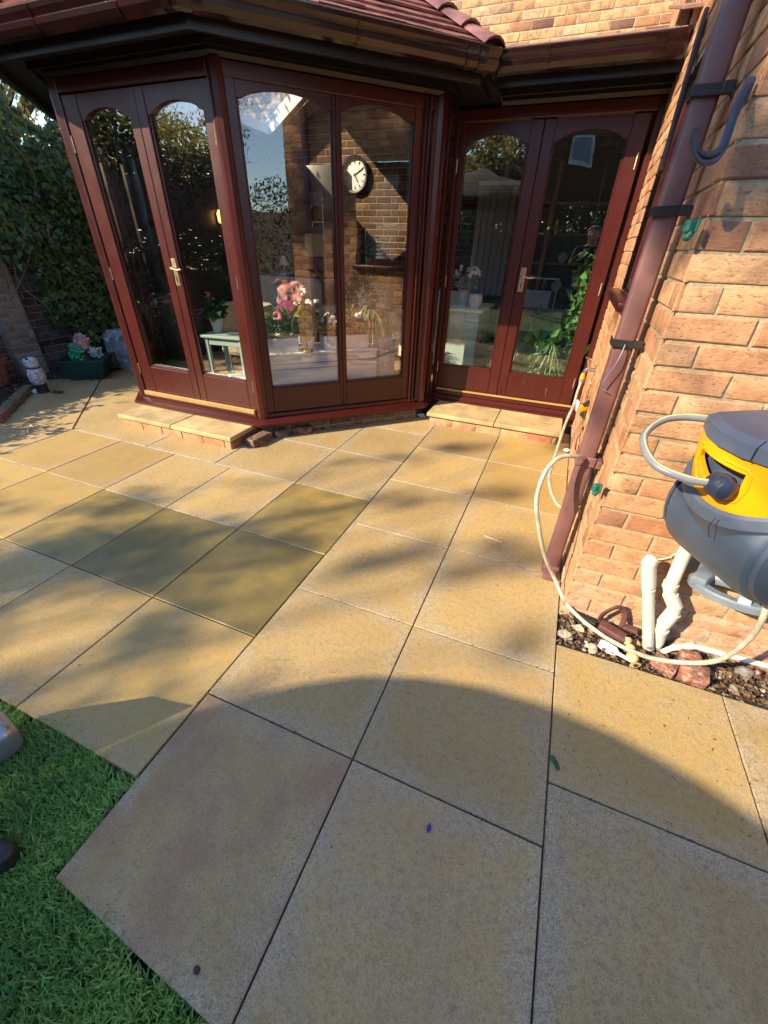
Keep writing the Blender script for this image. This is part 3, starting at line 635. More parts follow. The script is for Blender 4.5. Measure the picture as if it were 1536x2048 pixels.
# corner posts and mouldings
for (px, py) in (P0, P1, P2):
    b = MB(); b.lathe([(.045, .17), (.045, 2.24)], (px, py+.02, 0), seg=8); b.build('corner_post', 'wood', cons)
b = MB()
for o_ in (1.335, 1.365): b.box(o_, o_+.012, -.026, -.01, .17, 2.24, bev=.003, M_=MD)
b.build('moulding', 'wood', cons)
# return between bay and right doors
RX0 = -.80
b = MB(); b.box(-.84, -.80, 3.06, 3.44, .17, 2.24, bev=.006); b.box(-.80, -.785, 3.17, 3.20, .17, 2.24, bev=.004); b.box(-.80, -.785, 3.30, 3.33, .17, 2.24, bev=.004); b.build('return_panel', 'wood', cons)
# right doors
a, u, n, L = face_frame((-.78, 3.42), (.595, 3.42)); MR = FM(a, u, n)
outer_frame(cons, MR, L, j=.04)
leaf_panel('door', cons, MR, .042, .641, .225, 2.165, .079, .556, .44, 2.04, 2.10, hinge=.040)
leaf_panel('door', cons, MR, .644, 1.31, .225, 2.165, .722, 1.205, .44, 2.04, 2.10, hinge=1.29, handle=(.682, 1), knob=.668)
b = MB(); b.box(.05, 1.32, -.026, -.004, .208, .226, bev=.003, M_=MR); b.build('weather_bar', 'threshold', cons)
# sills following the faces
def offpoly(pts, d):
    out = []
    for i, p in enumerate(pts):
        p = Vector((*p, 0))
        ns = []
        if i > 0: e = (p-Vector((*pts[i-1], 0))).normalized(); ns.append(Vector((e.y, -e.x, 0)))
        if i < len(pts)-1: e = (Vector((*pts[i+1], 0))-p).normalized(); ns.append(Vector((e.y, -e.x, 0)))
        k = sum(ns, Vector()); k = k/max(.2, k.dot(ns[0])); q = p+k*d; out.append((q.x, q.y))
    return out
BAY = [(-4.13, 3.5), PL, P0, P1, P2, (-.81, 3.30)]
def ribbon(mb, pts, prof, closed=False):
    """sweep profile [(outward, z)] along the plan polyline"""
    rings = []
    for (d, z) in prof: rings.append([(*p, z) for p in offpoly(pts, d)])
    k = len(pts); vs = [v for r_ in rings for v in r_]; m_ = len(prof); fs = []
    for i in range(m_ if closed else m_-1):
        i2 = (i+1) % m_
        for j in range(k-1): fs.append((i*k+j, i*k+j+1, i2*k+j+1, i2*k+j))
    if closed: fs += [tuple(i*k for i in range(m_))[::-1], tuple(i*k+k-1 for i in range(m_))]
    mb.add(vs, fs); return mb
b = MB(); ribbon(b, BAY, [(-.10, .118), (.075, .112), (.085, .122), (.085, .138), (.06, .150), (.02, .168), (-.10, .1695)], True); b.build('sill', 'wood', cons, angle=20)
RB = [(-.80, 3.42), (.60, 3.42)]
b = MB(); ribbon(b, RB, [(-.10, .105), (.055, .10), (.062, .112), (.062, .128), (.04, .135), (.04, .150), (.02, .168), (-.10, .1695)], True); b.build('sill', 'wood', cons, angle=20)
b = MB(); pts_ = offpoly(BAY, -.02)
for i in range(len(pts_)-1): bricks(b, pts_[i], pts_[i+1], -.04, .112, bloom=.6, seed=20+i)
bricks(b, (-.84, 3.44), (.6, 3.44), -.04, .10, seed=31); b.build('brick_plinth', 'brick_grey', cons)
# eaves: soffit, fascia, gutters
EO = .27
b = MB(); ribbon(b, BAY, [(-.08, 2.242), (.015, 2.242), (.03, 2.262), (.03, 2.285), (.05, 2.30), (EO, 2.30)]); b.build('soffit', 'soffit', cons, angle=20)
b = MB(); ribbon(b, BAY, [(EO, 2.20+.05), (EO+.02, 2.25), (EO+.02, 2.40), (EO, 2.40)], True); ribbon(b, BAY, [(.085, 2.262), (.10, 2.262), (.10, 2.30), (.085, 2.30)], True); b.build('fascia', 'soffit', cons, angle=20)
RE = [(-.45, 3.42), (.595, 3.42)]
b = MB(); ribbon(b, RE, [(-.08, 2.242), (.015, 2.242), (.03, 2.262), (.03, 2.285), (.05, 2.31), (EO+.05, 2.31)])
ribbon(b, [(-.95, 3.42), (-.45, 3.42)], [(-.08, 2.243), (.35, 2.302)]); b.build('soffit', 'soffit', cons, angle=20)
b = MB(); ribbon(b, RE, [(EO+.05, 2.26), (EO+.07, 2.26), (EO+.07, 2.42), (EO+.05, 2.42)], True); ribbon(b, RE, [(.10, 2.272), (.115, 2.272), (.115, 2.311), (.10, 2.311)], True); b.build('fascia', 'soffit', cons, angle=20)
GP = [(0.0, .075), (.0, .02), (.012, .005), (.035, -.012), (.062, -.020), (.090, -.012), (.108, .010), (.112, .030), (.106, .036), (.110, .045), (.122, .060), (.126, .078), (.120, .082)]
def gutter(parent, pts, off, z, joints, ends=()):
    b = MB(); ribbon(b, pts, [(off+d, z+h) for d, h in GP]+[(off+d*.93+.004, z+h+.004) for d, h in GP[::-1]], True)
    gt = b.build('gutter', 'pvc', parent, angle=25)
    plan = offpoly(pts, off)
    for seg, t, wd in joints:
        A = Vector((*plan[seg], 0)); B = Vector((*plan[seg+1], 0)); e = (B-A).normalized(); nn = Vector((e.y, -e.x, 0)); c = A.lerp(B, t)
        j = MB(); pr = [(d*1.0+(.004 if d > .05 else -.0), h-.004) for d, h in GP]
        ring = [c+e*(-wd/2)+nn*d+Vector((0, 0, z+h)) for d, h in pr]+[c+e*(wd/2)+nn*d+Vector((0, 0, z+h)) for d, h in pr]; k = len(pr)
        ring += [v-Vector((0, 0, .0))-nn*.012 for v in ring]
        j.add(ring, [(i, i+1, i+1+k, i+k) for i in range(k-1)]+[(2*k+i, i, i+k, 3*k+i) for i in (k-1,)]+[(i, i+2*k, i+1+2*k, i+1) for i in range(k-1)]+[(i+k, i+1+k, i+1+3*k, i+3*k) for i in range(k-1)])
        j.build('gutter_clip', 'pvc', gt, angle=30)
    return gt
GZ = 2.305
gutter(cons, BAY, EO+.02, GZ, [(2, .985, .05), (2, .80, .016), (2, .42, .016), (2, .06, .05), (3, .03, .05), (3, .50, .016), (3, .90, .016), (3, .96, .05), (1, .95, .05)])
gutter(cons, [(-.52, 3.42), (.575, 3.42)], EO+.07, GZ+.01, [(0, .04, .016), (0, .10, .016), (0, .35, .016), (0, .88, .05), (0, .97, .02)])
# bay roof
def roof_facets():
    Ec = offpoly(BAY[1:5]+[(-.81, 5.9)], EO+.075); Ec = offpoly([(-4.13, 5.9)]+[PL, P0, P1, P2]+[(-.81, 5.9)], EO+.075)
    ze = 2.395; pitch = math.tan(R(31)); apex = Vector((-2.49, 3.80, 0)); ins = 2.05
    t = MB(); hip = MB(); zt = ze+pitch*2.02
    A = [Vector((*p, ze)) for p in Ec]; ap = Vector((apex.x, apex.y, zt)); ap2 = Vector((apex.x, 6.0, zt))
    rr = random.Random(4)
    for i in range(5):
        p, q = A[i], A[i+1]
        tl = ap2 if i == 0 else ap; tr = ap2 if i == 4 else ap
        if i == 0: tl, tr = ap2, ap
        if i == 4: tl, tr = ap, ap2
        e = (q-p).normalized(); nrm = Vector((e.y, -e.x, 0)); 
        up_ = (Vector((-nrm.x, -nrm.y, pitch))).normalized(); fn = up_.cross(e); fn = fn if fn.z > 0 else -fn
        slope = (tl-p).dot(up_) if i != 0 else (tr-q).dot(up_)
        HO = (1.25, 2.65, .55, 1.85)  # openings for added rooflights, put in to let daylight into the room
        if i == 0: HO = (.25, 1.75, .55, 1.9)
        if i in (0, 4):
            def hp(a_, s_): return p+e*a_+up_*s_
            t.add([p, q, tr, tl, hp(HO[0], HO[2]), hp(HO[1], HO[2]), hp(HO[1], HO[3]), hp(HO[0], HO[3])], [(0, 1, 5, 4), (1, 2, 6, 5), (2, 3, 7, 6), (3, 0, 4, 7)])
            rl = MB(); Mr = Matrix((( e.x, up_.x, fn.x, p.x), (e.y, up_.y, fn.y, p.y), (e.z, up_.z, fn.z, p.z), (0, 0, 0, 1)))
            for q_ in ((HO[0]-.05, HO[1]+.05, HO[2]-.05, HO[2]+.02), (HO[0]-.05, HO[1]+.05, HO[3]-.02, HO[3]+.05), (HO[0]-.05, HO[0]+.02, HO[2]+.02, HO[3]-.02), (HO[1]-.02, HO[1]+.05, HO[2]+.02, HO[3]-.02)): rl.box(*q_, -.10, .05, bev=.005, M_=Mr)
            rfr = rl.build('added_rooflight', 'white', cons); gp = MB(); gp.box(HO[0]+.01, HO[1]-.01, HO[2]+.01, HO[3]-.01, .02, .026, M_=Mr); gp.build('pane', 'glass', rfr, smooth=False)
        else: t.add([p, q, tr, tl], [(0, 1, 2, 3)] if (tr-tl).length > .01 else [(0, 1, 2)])
        ex = .105; k = int(slope/ex); w = .166
        for r_ in range(k+1):
            s = r_*ex; f = s/slope; l = p.lerp(tl, f); rgt = q.lerp(tr, f)
            if i == 0: l = p+up_*s; l = l
            s2 = min(1, (s+ex*1.25)/slope); l2 = p.lerp(tl, s2); r2 = q.lerp(tr, s2)
            x0 = (l-p).dot(e); x1 = (rgt-p).dot(e); x02 = (l2-p).dot(e); x12 = (r2-p).dot(e)
            if i == 0: x0 = 0; x02 = 0
            if i == 4: x1 = (q-p).dot(e); x12 = x1
            x = x0-(w/2 if r_ % 2 else 0)
            while x < x1:
                a0, a1 = max(x+.0015, x0), min(x+w-.0015, x1)
                b0, b1 = max(a0, x02), min(a1, x12)
                if i in (0, 4) and HO[0]-.05 < (a0+a1)/2 < HO[1]+.05 and HO[2]-.12 < s < HO[3]+.03: x += w; continue
                if a1-a0 > .01 and b1 > b0-.03:
                    b1 = max(b1, b0+.001); lift = .022+rr.uniform(-.003, .004); bk = .006
                    base = p+up_*s; b2 = p+up_*(s+ex*1.25)
                    vs = [base+e*a0+fn*lift, base+e*a1+fn*lift, b2+e*b1+fn*bk, b2+e*b0+fn*bk]; vs += [v-fn*.012 for v in vs]
                    t.add(vs, [(0, 1, 2, 3), (4, 0, 3, 7), (1, 5, 6, 2), (4, 5, 1, 0)])
                x += w
    rf = t.build('roof', 'tile', cons, angle=20)
    for i in range(1, 5):
        a0 = A[i]; d = (ap-a0); Ls = d.length; d.normalize(); hp = MB(); side = d.cross(Vector((0, 0, 1))).normalized(); upv = side.cross(d)
        s = -.02
        while s < Ls:
            c0 = a0+d*s; c1 = a0+d*(s+.26)
            vs = []
            for c_, l_, w_ in ((c0, .055, .115), (c1, .03, .085)):
                for kk in range(7):
                    an = -1.0+2*kk/6; vs.append(c_+side*(w_*math.sin(an*1.25)/math.sin(1.25))+upv*(l_*(1-abs(an)**1.7)+.008))
            vs += [v-upv*.012 for v in vs[:7]]
            hp.add(vs, [(k_, k_+1, k_+8, k_+7) for k_ in range(6)]+[(k_, k_+14, k_+15, k_+1) for k_ in range(6)]); s += .215
        hp.build('hip_tile', 'tile', rf, angle=40)
roof_facets()
# low lean-to roof over the right doors
t = MB(); pr = math.tan(R(13.5))
for r_ in range(28):
    y0_ = 3.03+r_*.105; z_ = 2.415+(r_*.105)*pr
    x = -1.3-(.083 if r_ % 2 else 0)
    while x < .58:
        t.box(max(x+.002, -1.3), min(x+.164, .585), y0_, y0_+.13, z_-.004, z_+.012, M_=Matrix.Translation((0, 0, random.uniform(-.003, .003)))); x += .166
t.add([(-1.3, 3.03, 2.405), (.59, 3.03, 2.405), (.59, 6.0, 2.405+2.97*pr), (-1.3, 6.0, 2.405+2.97*pr)], [(0, 1, 2, 3)])
t.build('roof', 'tile_old', cons)
# room shell
fl = MB(); fl.prism([(-3.12, 2.12), (-1.87, 2.12), (-.92, 3.14), (-.88, 3.5), (.58, 3.5), (.58, 6.0), (-4.1, 6.0), (-4.1, 3.15)], (0, 0, .165), (0, 0, 0), (1, 0, 0), (0, 1, 0)); struct('floor', fl, 'carpet')
b = MB(); bricks(b, (-4.2, 5.98), (.6, 5.98), .17, 2.9, seed=41, holes=()); bricks(b, (-4.12, 3.2), (-4.12, 5.98), .17, 2.5, seed=43)
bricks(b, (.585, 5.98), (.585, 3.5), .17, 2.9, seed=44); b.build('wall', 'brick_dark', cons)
b = MB(); bricks(b, (-4.14, 5.98), (-4.14, 3.15), .0, 2.3, seed=45); b.build('wall', 'brick', cons)
b = MB(); b.add([(-4.1, 2.9, 2.32), (-3.1, 2.1, 2.30), (-1.85, 2.1, 2.30), (-.9, 3.1, 2.32), (-1.7, 4.2, 2.95), (-3.3, 4.2, 2.95), (-1.7, 6, 2.95), (-3.3, 6, 2.95), (-.85, 6, 2.5), (-4.12, 6, 2.5), (.59, 3.4, 2.30), (.59, 6, 2.5), (-.8, 3.4, 2.30), (-.87, 4.15, 2.40), (-.87, 5.55, 2.47), (-1.7, 5.55, 2.95), (-4.11, 4.15, 2.42), (-4.12, 5.7, 2.49), (-3.3, 5.7, 2.95)],
    [(0, 1, 5), (1, 2, 4, 5), (2, 3, 4), (5, 4, 6, 7), (3, 13, 4), (14, 8, 6, 15), (0, 5, 16), (17, 18, 7, 9), (3, 12, 10, 11, 8)]); b.build('ceiling', 'ceil', cons)  # gaps pass daylight from the added rooflights

# ================================================================ DOORSTEPS
def step(label, x0, x1, y0, y1, split, zt=.112, over=.03, seed=0):
    t = thing('doorstep', label, 'doorstep', ((x0+x1)/2, (y0+y1)/2, 0), 'sandstone doorsteps on brick')
    b = MB(); bricks(b, (x0+over, y0+over), (x1-over, y0+over), -.004, zt-.036, bl=.21, seed=seed)
    bricks(b, (x0+over, y1), (x0+over, y0+over), -.004, zt-.036, seed=seed+1); bricks(b, (x1-over, y0+over), (x1-over, y1), -.004, zt-.036, seed=seed+2)
    b.build('brick_riser', 'brick', t)
    for (p, q) in ((x0, split-.002), (split+.002, x1)):
        b = MB(); b.box(p, q, y0, y1, zt-.036, zt, bev=.006); b.build('tread', 'slab_edge', t)
    return t
step('low step of two sandstone slabs on sunlit orange bricks below the left doors', -3.10, -1.885, 1.70, 2.10, -2.50, seed=51)
step('low step of two sandstone slabs on dark bricks below the right doors', -.68, .50, 2.955, 3.42, -.06, seed=57)
b = MB(); b.obox((-1.80, 1.93, .033), (.10, .215, .065), rz=R(-8), bev=.006); tag(b.build('loose_brick', 'brown_brick', None, origin=(-1.8, 1.93, 0)), 'loose brown brick lying beside the right end of the left doorstep', 'brick')
for i_, (x, y, rz, lb) in enumerate(((-1.60, 2.27, 40, 'dark broken brick half hidden under the bay sill beside the left doorstep'), (-1.72, 2.12, 55, 'small brown brick end between the loose brick and the bay plinth'))):
    b = MB(); b.obox((x, y, .03), (.17 if i_ == 0 else .11, .07, .06), rz=R(rz), bev=.006); tag(b.build('loose_brick', 'brown_brick', None, origin=(x, y, 0)), lb, 'brick')

# ================================================================ RIGHT WING FITTINGS
t = thing('downpipe', 'square brown plastic rainwater pipe running down the brick corner beside the right doors', 'drainpipe', (.532, 1.245, 0))
b = MB(); b.box(.498, .566, 1.212, 1.280, .02, 3.3, bev=.012); b.build('pipe', 'pvc_pipe', t, angle=50)
b = MB(); b.box(.490, .574, 1.204, 1.288, .615, .660, bev=.006); b.box(.574, .594, 1.19, 1.30, .62, .655, bev=.004); b.build('pipe_clip', 'pvc_pipe', t)
b = MB(); b.box(.492, .572, 1.206, 1.286, .0, .05, bev=.008); b.box(.500, .564, 1.150, 1.215, .0, .035, bev=.008); b.build('shoe', 'pvc_pipe', t)
def strap(z, tilt, lb):
    r_ = MB(); w = .012; pts = []
    xm, xM, ym, yM = .490, .596, 1.202, 1.29
    for i, (x, y) in enumerate([(xm, yM), (xm, ym), (xM-.02, ym), (xM, ym+.03)]): pts.append((x, y, z+tilt*(x-.53)))
    P = [Vector(p) for p in pts]; vs = []
    for p in P: vs += [(p.x, p.y, p.z-w), (p.x, p.y, p.z+w)]
    for p in P: vs += [(p.x-.003, p.y-.003, p.z-w), (p.x-.003, p.y-.003, p.z+w)]
    n = len(P); fs = []
    for i in range(n-1):
        fs += [(2*i, 2*i+1, 2*i+3, 2*i+2), (2*n+2*i, 2*n+2*i+2, 2*n+2*i+3, 2*n+2*i+1), (2*i+1, 2*n+2*i+1, 2*n+2*i+3, 2*i+3), (2*i, 2*i+2, 2*n+2*i+2, 2*n+2*i)]
    r_.add(vs, fs); r_.box(xM-.035, xM-.005, ym-.012, ym+.006, z-.014, z+.014, bev=.003)
    r_.obox((xM, ym-.004, z-.012), (.018, .01, .02), rz=R(20), bev=.002)
    tag(r_.build('pipe_strap', 'black', None, origin=(.53, 1.2, z)), lb, 'strap', 'straps round the brown downpipe')
strap(1.775, .0, 'black strap round the brown downpipe, level with the hook')
strap(1.507, .05, 'black strap round the brown downpipe just below the hook')
strap(1.117, -.02, 'black strap with a trailing wire, lowest of the three on the brown downpipe')
b = MB(); b.tube(smoothpath([(.533, 1.195, 1.115), (.528, 1.185, 1.08), (.520, 1.18, 1.045), (.505, 1.182, 1.00), (.497, 1.184, .970), (.500, 1.19, .955), (.522, 1.19, .945)], 5), .0022, 6)
tag(b.build('wire', 'bracket', None), 'thin blue wire hanging in front of the brown downpipe', 'wire')
b = MB(); b.tube(smoothpath([(.575, 1.19, 1.10), (.580, 1.17, 1.06), (.574, 1.175, 1.03), (.584, 1.165, 1.00), (.578, 1.17, .97), (.584, 1.165, .95)], 5), .002, 6)
tag(b.build('wire', 'black', None), 'short black wire dangling behind the brown downpipe', 'wire')
t = thing('wall_hook', 'navy rubber coated J shaped hook screwed to the brick corner beside the downpipe', 'hook', (.57, .93, 1.64))
hk = [(.572, .935, 1.722), (.563, .905, 1.700), (.557, .88, 1.667), (.555, .86, 1.622), (.545, .838, 1.592), (.522, .822, 1.583), (.500, .808, 1.590), (.486, .80, 1.606), (.482, .795, 1.628)]
b = MB(); b.tube(smoothpath(hk, 6), .0078, 10); b.build('hook', 'blueblack', t)
b = MB(); b.tube([(p[0]+.004, p[1]-.006, p[2]-.014) for p in smoothpath(hk[1:], 5)], .0055, 8); b.build('rod', 'blueblack', t)
b = MB(); b.box(.566, .586, .935, .953, 1.69, 1.735, bev=.004); b.build('fixing_plate', 'blueblack', t)
for (x, y, z, lb) in ((.560, .925, 1.455, 'green plastic clip on the brick corner under the hook'), (.562, .935, .662, 'green plastic clip on the brick corner beside the hose loop')):
    b = MB(); b.obox((x, y, z), (.035, .022, .030), rz=R(30), bev=.005); b.obox((x, y-.004, z-.020), (.018, .02, .022), rz=R(30), ry=R(30), bev=.004); b.obox((x+.012, y-.012, z+.004), (.006, .014, .034), bev=.002)
    tag(b.build('wall_clip', 'green_clip', None, origin=(x, y, z)), lb, 'clip', 'green clips on the brick corner')
# taps
t = thing('garden_tap', 'old garden tap with yellow hose connector on the brick wall by the right doors', 'tap', (.58, 2.75, .68))
b = MB(); b.tube([(.60, 2.75, .69), (.555, 2.75, .69)], .014, 10); b.tube(smoothpath([(.56, 2.75, .69), (.54, 2.75, .695), (.525, 2.75, .68), (.52, 2.75, .655)], 4), .013, 10); b.build('spout', 'steel', t)
b = MB(); b.tube([(.545, 2.75, .695), (.530, 2.75, .755)], .010, 10); b.obox((.526, 2.75, .762), (.012, .075, .012), bev=.004, rz=R(25)); b.build('handle', 'brass', t)
b = MB(); b.lathe([(.015, -.06), (.018, -.05), (.018, -.015), (.014, 0), (.014, .006)], (.521, 2.745, .655), seg=14); b.build('hose_connector', 'yellow', t)
b = MB(); b.lathe([(.013, -.03), (.015, -.012), (.0185, -.01), (.0195, .006), (.0185, .012)], (.521, 2.745, .612), seg=14); b.build('connector_ring', 'hose_grey', t)
t = thing('tap_timer', 'yellow and pink tap splitter low on the brick wall below the garden tap', 'tap splitter', (.58, 2.5, .48))
b = MB(); b.obox((.560, 2.5, .490), (.055, .05, .05), bev=.01, rz=R(20)); b.tube([(.60, 2.5, .50), (.55, 2.5, .49)], .012); b.build('body', 'yellow', t)
b = MB(); b.obox((.524, 2.5, .495), (.016, .06, .075), bev=.006, rz=R(15)); b.build('dial', plain('pink_plastic', (.62, .40, .52), .5), t)
b = MB(); b.tube([(.585, 2.49, .47), (.595, 2.48, .42)], .018, 12); b.obox((.58, 2.49, .44), (.05, .03, .03), bev=.006, ry=R(30)); b.obox((.575, 2.48, .525), (.03, .014, .05), bev=.004, ry=R(40)); b.build('valve', 'black', t)
b = MB(); b.tube(smoothpath([(.588, 2.32, .40), (.570, 2.30, .33), (.578, 2.28, .26)], 4), .004, 6); b.obox((.59, 2.32, .405), (.02, .02, .02), bev=.004); tag(b.build('cable', 'black', None), 'short black cable on the brick wall below the tap splitter', 'cable')
# hose
hp = [(.521, 2.745, .60), (.510, 2.65, .55), (.500, 2.50, .495), (.471, 2.3, .415), (.448, 2.0, .334), (.436, 1.8, .268), (.461, 1.6, .26), (.514, 1.42, .279), (.585, 1.355, .36), (.590, 1.33, .507), (.561, 1.30, .598), (.500, 1.17, .672), (.42, 1.1, .684), (.378, 1.05, .629), (.372, 1.0, .522), (.413, .97, .40), (.470, 1.0, .25), (.539, 1.035, .12), (.62, .945, .055), (.749, .843, .045), (.891, .787, .050), (1.00, .775, .075), (1.09, .74, .17), (1.10, .69, .33), (1.075, .66, .488), (1.02, .66, .640)]
b = MB(); b.tube(smoothpath(hp, 8), .0092, 12); hs = b.build('garden_hose', 'hose', None); tag(hs, 'pale translucent garden hose looping from the tap round the downpipe to the reel', 'hose')
# hose reel
F = Vector((math.cos(R(-150)), math.sin(R(-150)), 0)); Sd = Vector((-F.y, F.x, 0)); RC = Vector((.955, .690, .778))
MXR = Matrix(((F.x, Sd.x, 0, RC.x), (F.y, Sd.y, 0, RC.y), (0, 0, 1, RC.z), (0, 0, 0, 1)))
t = thing('hose_reel', 'slate grey wall mounted hose reel box with a yellow front and grey hose stub', 'hose reel', (RC.x, RC.y, RC.z))
def side_profile(k=1.0):
    pr = []
    for i in range(0, 25):
        a = R(28)-R(i*(236/24)); pr.append((.190*k*math.cos(a), .192*k*math.sin(a)))
    pr = [(x, z) for x, z in pr]
    return pr
def loft(mb, prof_w, Mx=MXR):
    """prof_w: list of (lateral y, scale-x, scale-z, dz); profile shared"""
    base = [(.150, .105)]+side_profile()[2:]+[(-.17, .105)]
    n = len(base); vs = []
    for (y, kx, kz) in prof_w: vs += [Mx @ Vector((p[0]*kx, y, p[1]*kz)) for p in base]
    fs = []
    for i in range(len(prof_w)-1):
        for k in range(n): fs.append((i*n+k, i*n+(k+1) % n, (i+1)*n+(k+1) % n, (i+1)*n+k))
    fs += [tuple(range(n))[::-1], tuple((len(prof_w)-1)*n+k for k in range(n))]
    mb.add(vs, fs)
b = MB(); loft(b, [(-.155, .80, .80), (-.150, .90, .90), (-.135, .97, .97), (-.10, 1, 1), (.10, 1, 1), (.135, .97, .97), (.150, .90, .90), (.153, .86, .86)])
body = b.build('housing', 'reel', t, angle=32)
# collar under the front, then yellow front, then lid
def front_ring(mb, outline, x0, x1, Mx=MXR, z_off=0, taper=0): pass
def slabz(mb, plan, za, zb, ka=1, kb=1, Mx=MXR, bev=0):
    n = len(plan); cx = sum(p[0] for p in plan)/n; cy = sum(p[1] for p in plan)/n
    A_ = [Mx @ Vector((cx+(p[0]-cx)*ka, cy+(p[1]-cy)*ka, za)) for p in plan]; B_ = [Mx @ Vector((cx+(p[0]-cx)*kb, cy+(p[1]-cy)*kb, zb)) for p in plan]
    mb.add(A_+B_, [tuple(range(n))[::-1], tuple(range(n, 2*n))]+[(i, (i+1) % n, (i+1) % n+n, i+n) for i in range(n)])
def yx(v): return .236-.058*abs(v)**2.4
def zb(v): return .058+.055*abs(v)**2
def ypt(v, w):  # v lateral -1..1 ; w height 0..1
    z = zb(v)+(.222-zb(v))*w; return Vector((yx(v)-.030*(1-w)**1.4-.012*w, v*.155, z))
ye = MB(); slot = (-.62, .34, .42, .74)
vv = sorted(set([-1+2*i/24 for i in range(25)]+[slot[0], slot[1]])); ww = sorted(set([i/8 for i in range(9)]+[slot[2], slot[3]]))
idx = {}; vs = []; fs = []
for back in (0, 1):
    for i, v in enumerate(vv):
        for j, w in enumerate(ww):
            p_ = ypt(v, w)
            # pointed left end and rounded right end of the slot
            if slot[0]-.001 <= v <= slot[1]+.001 and abs(w-slot[2]) < .001: p_ = ypt(v, slot[2]+.16*max(0, (-.30-v)/.32)+.10*max(0, (v-.2)/.14)**2)
            idx[i, j, back] = len(vs); vs.append(MXR @ (p_-Vector((.014*back, 0, 0))))
i0, i1 = vv.index(slot[0]), vv.index(slot[1]); j0, j1 = ww.index(slot[2]), ww.index(slot[3]); ni, nj = len(vv)-1, len(ww)-1
for i in range(ni):
    for j in range(nj):
        if i0 <= i < i1 and j0 <= j < j1: continue
        q = (idx[i, j, 0], idx[i+1, j, 0], idx[i+1, j+1, 0], idx[i, j+1, 0]); fs += [q, (idx[i, j+1, 1], idx[i+1, j+1, 1], idx[i+1, j, 1], idx[i, j, 1])]
for i in range(i0, i1):
    for j in (j0, j1): fs.append((idx[i, j, 0], idx[i+1, j, 0], idx[i+1, j, 1], idx[i, j, 1]))
for j in range(j0, j1):
    for i in (i0, i1): fs.append((idx[i, j, 0], idx[i, j+1, 0], idx[i, j+1, 1], idx[i, j, 1]))
for j in range(nj):
    for i in (0, ni): fs.append((idx[i, j, 0], idx[i, j+1, 0], idx[i, j+1, 1], idx[i, j, 1]))
for i in range(ni):
    for j in (0, nj): fs.append((idx[i, j, 0], idx[i+1, j, 0], idx[i+1, j, 1], idx[i, j, 1]))
ye.add(vs, fs); yo = ye.build('front_panel', 'yellow', t, angle=35)
b = MB(); b.box(.03, .160, -.14, .14, .09, .225, M_=MXR); b.build('inner_box', 'black', yo)
b = MB(); b.tube([MXR @ ypt(v, w) for v, w in ((-.70, .40), (-.70, .70), (-.66, .82), (0, .82), (.36, .82), (.42, .74), (.44, .5), (.36, .26), (.1, .16), (-.2, .16), (-.5, .26))], .0035, 8, closed=True); b.build('lip', 'yellow', yo)
# moulded band below the yellow front, wrapping on to the drum
cb = MB(); prof = [(.004, .010), (.012, .0), (.012, -.030), (.000, -.042), (-.018, -.075), (-.06, -.085)]; vs = []; kv = 24
for i in range(kv+1):
    v = -1+2*i/kv; e_ = ypt(v, 0); sc_ = 1+.0*abs(v)
    for dx, dz in prof: vs.append(MXR @ Vector((e_.x+dx, e_.y*(1+dx*1.2), e_.z+dz)))
for s_ in (0, 1):
    pass
k = len(prof); cb.add(vs, [(i*k+j, (i+1)*k+j, (i+1)*k+j+1, i*k+j+1) for i in range(kv) for j in range(k-1)])
cb.build('collar', 'reel_lt', t, angle=30)
b = MB(); b.box(-.17, .165, -.150, .150, .06, .226, bev=.012, M_=MXR); b.build('upper_case', 'reel', t)
lid = [(.218, -.090), (.238, -.035), (.240, .035), (.218, .095), (.172, .163), (.05, .166), (-.17, .166), (-.18, .150), (-.18, -.150), (-.17, -.166), (.05, -.166), (.168, -.158)]
b = MB(); slabz(b, lid, .220, .254, 1.0, 1.0); slabz(b, lid, .254, .266, 1.0, .90); b.build('lid', 'reel_lt', t, angle=25)
for s_ in (1, -1):
    b = MB(); rot = MXR @ Matrix.Rotation(R(-90*s_), 4, 'X')
    b.lathe([(.175, .150), (.172, .162), (.150, .172), (.128, .172)], M_=rot, seg=40); d = b.build('side_ring', 'reel', t, angle=30)
    b = MB(); b.lathe([(.128, .171), (.124, .166), (.06, .170), (0, .171)], M_=rot, seg=40); b.build('side_disc', 'navy', d, angle=30)
for (y_, a_, l_) in ((-.10, -2, .05), (-.005, -4, .07)):
    b = MB(); aa = R(a_); b.box(.181, .1865, y_, y_+l_, -.003, .003, M_=MXR @ Matrix.Rotation(aa, 4, 'Y'), bev=.002); b.build('vent_slot', 'black', t)
b = MB(); bp = [MXR @ Vector(v) for v in ((.235, .02, .140), (.30, -.01, .140), (.345, -.08, .150), (.325, -.17, .185), (.25, -.215, .215), (.17, -.215, .225), (.09, -.175, .225))]
b.tube(smoothpath(bp, 8), .0105, 12); hs2 = b.build('hose_stub', 'hose_grey', t)
b = MB(); b.tube([p_+Vector((0, -.004, .0085)) for p_ in smoothpath(bp, 8)], .0028, 6); b.build('hose_stripe', 'stripe', hs2)
b = MB(); b.lathe([(.012, -.034), (.024, -.028), (.031, -.01), (.032, .008), (.026, .024), (.014, .032), (.0, .033)], M_=MXR @ Matrix.Translation((.240, .028, .138)) @ Matrix.Rotation(R(-90), 4, 'X') @ Matrix.Rotation(R(8), 4, 'Y'), seg=24); st_ = b.build('hose_stop', 'navy', t)
b = MB(); b.tube([MXR @ Vector((.268, .040, .156)), MXR @ Vector((.258, .038, .152))], .006, 10); b.build('plug', 'black', st_)
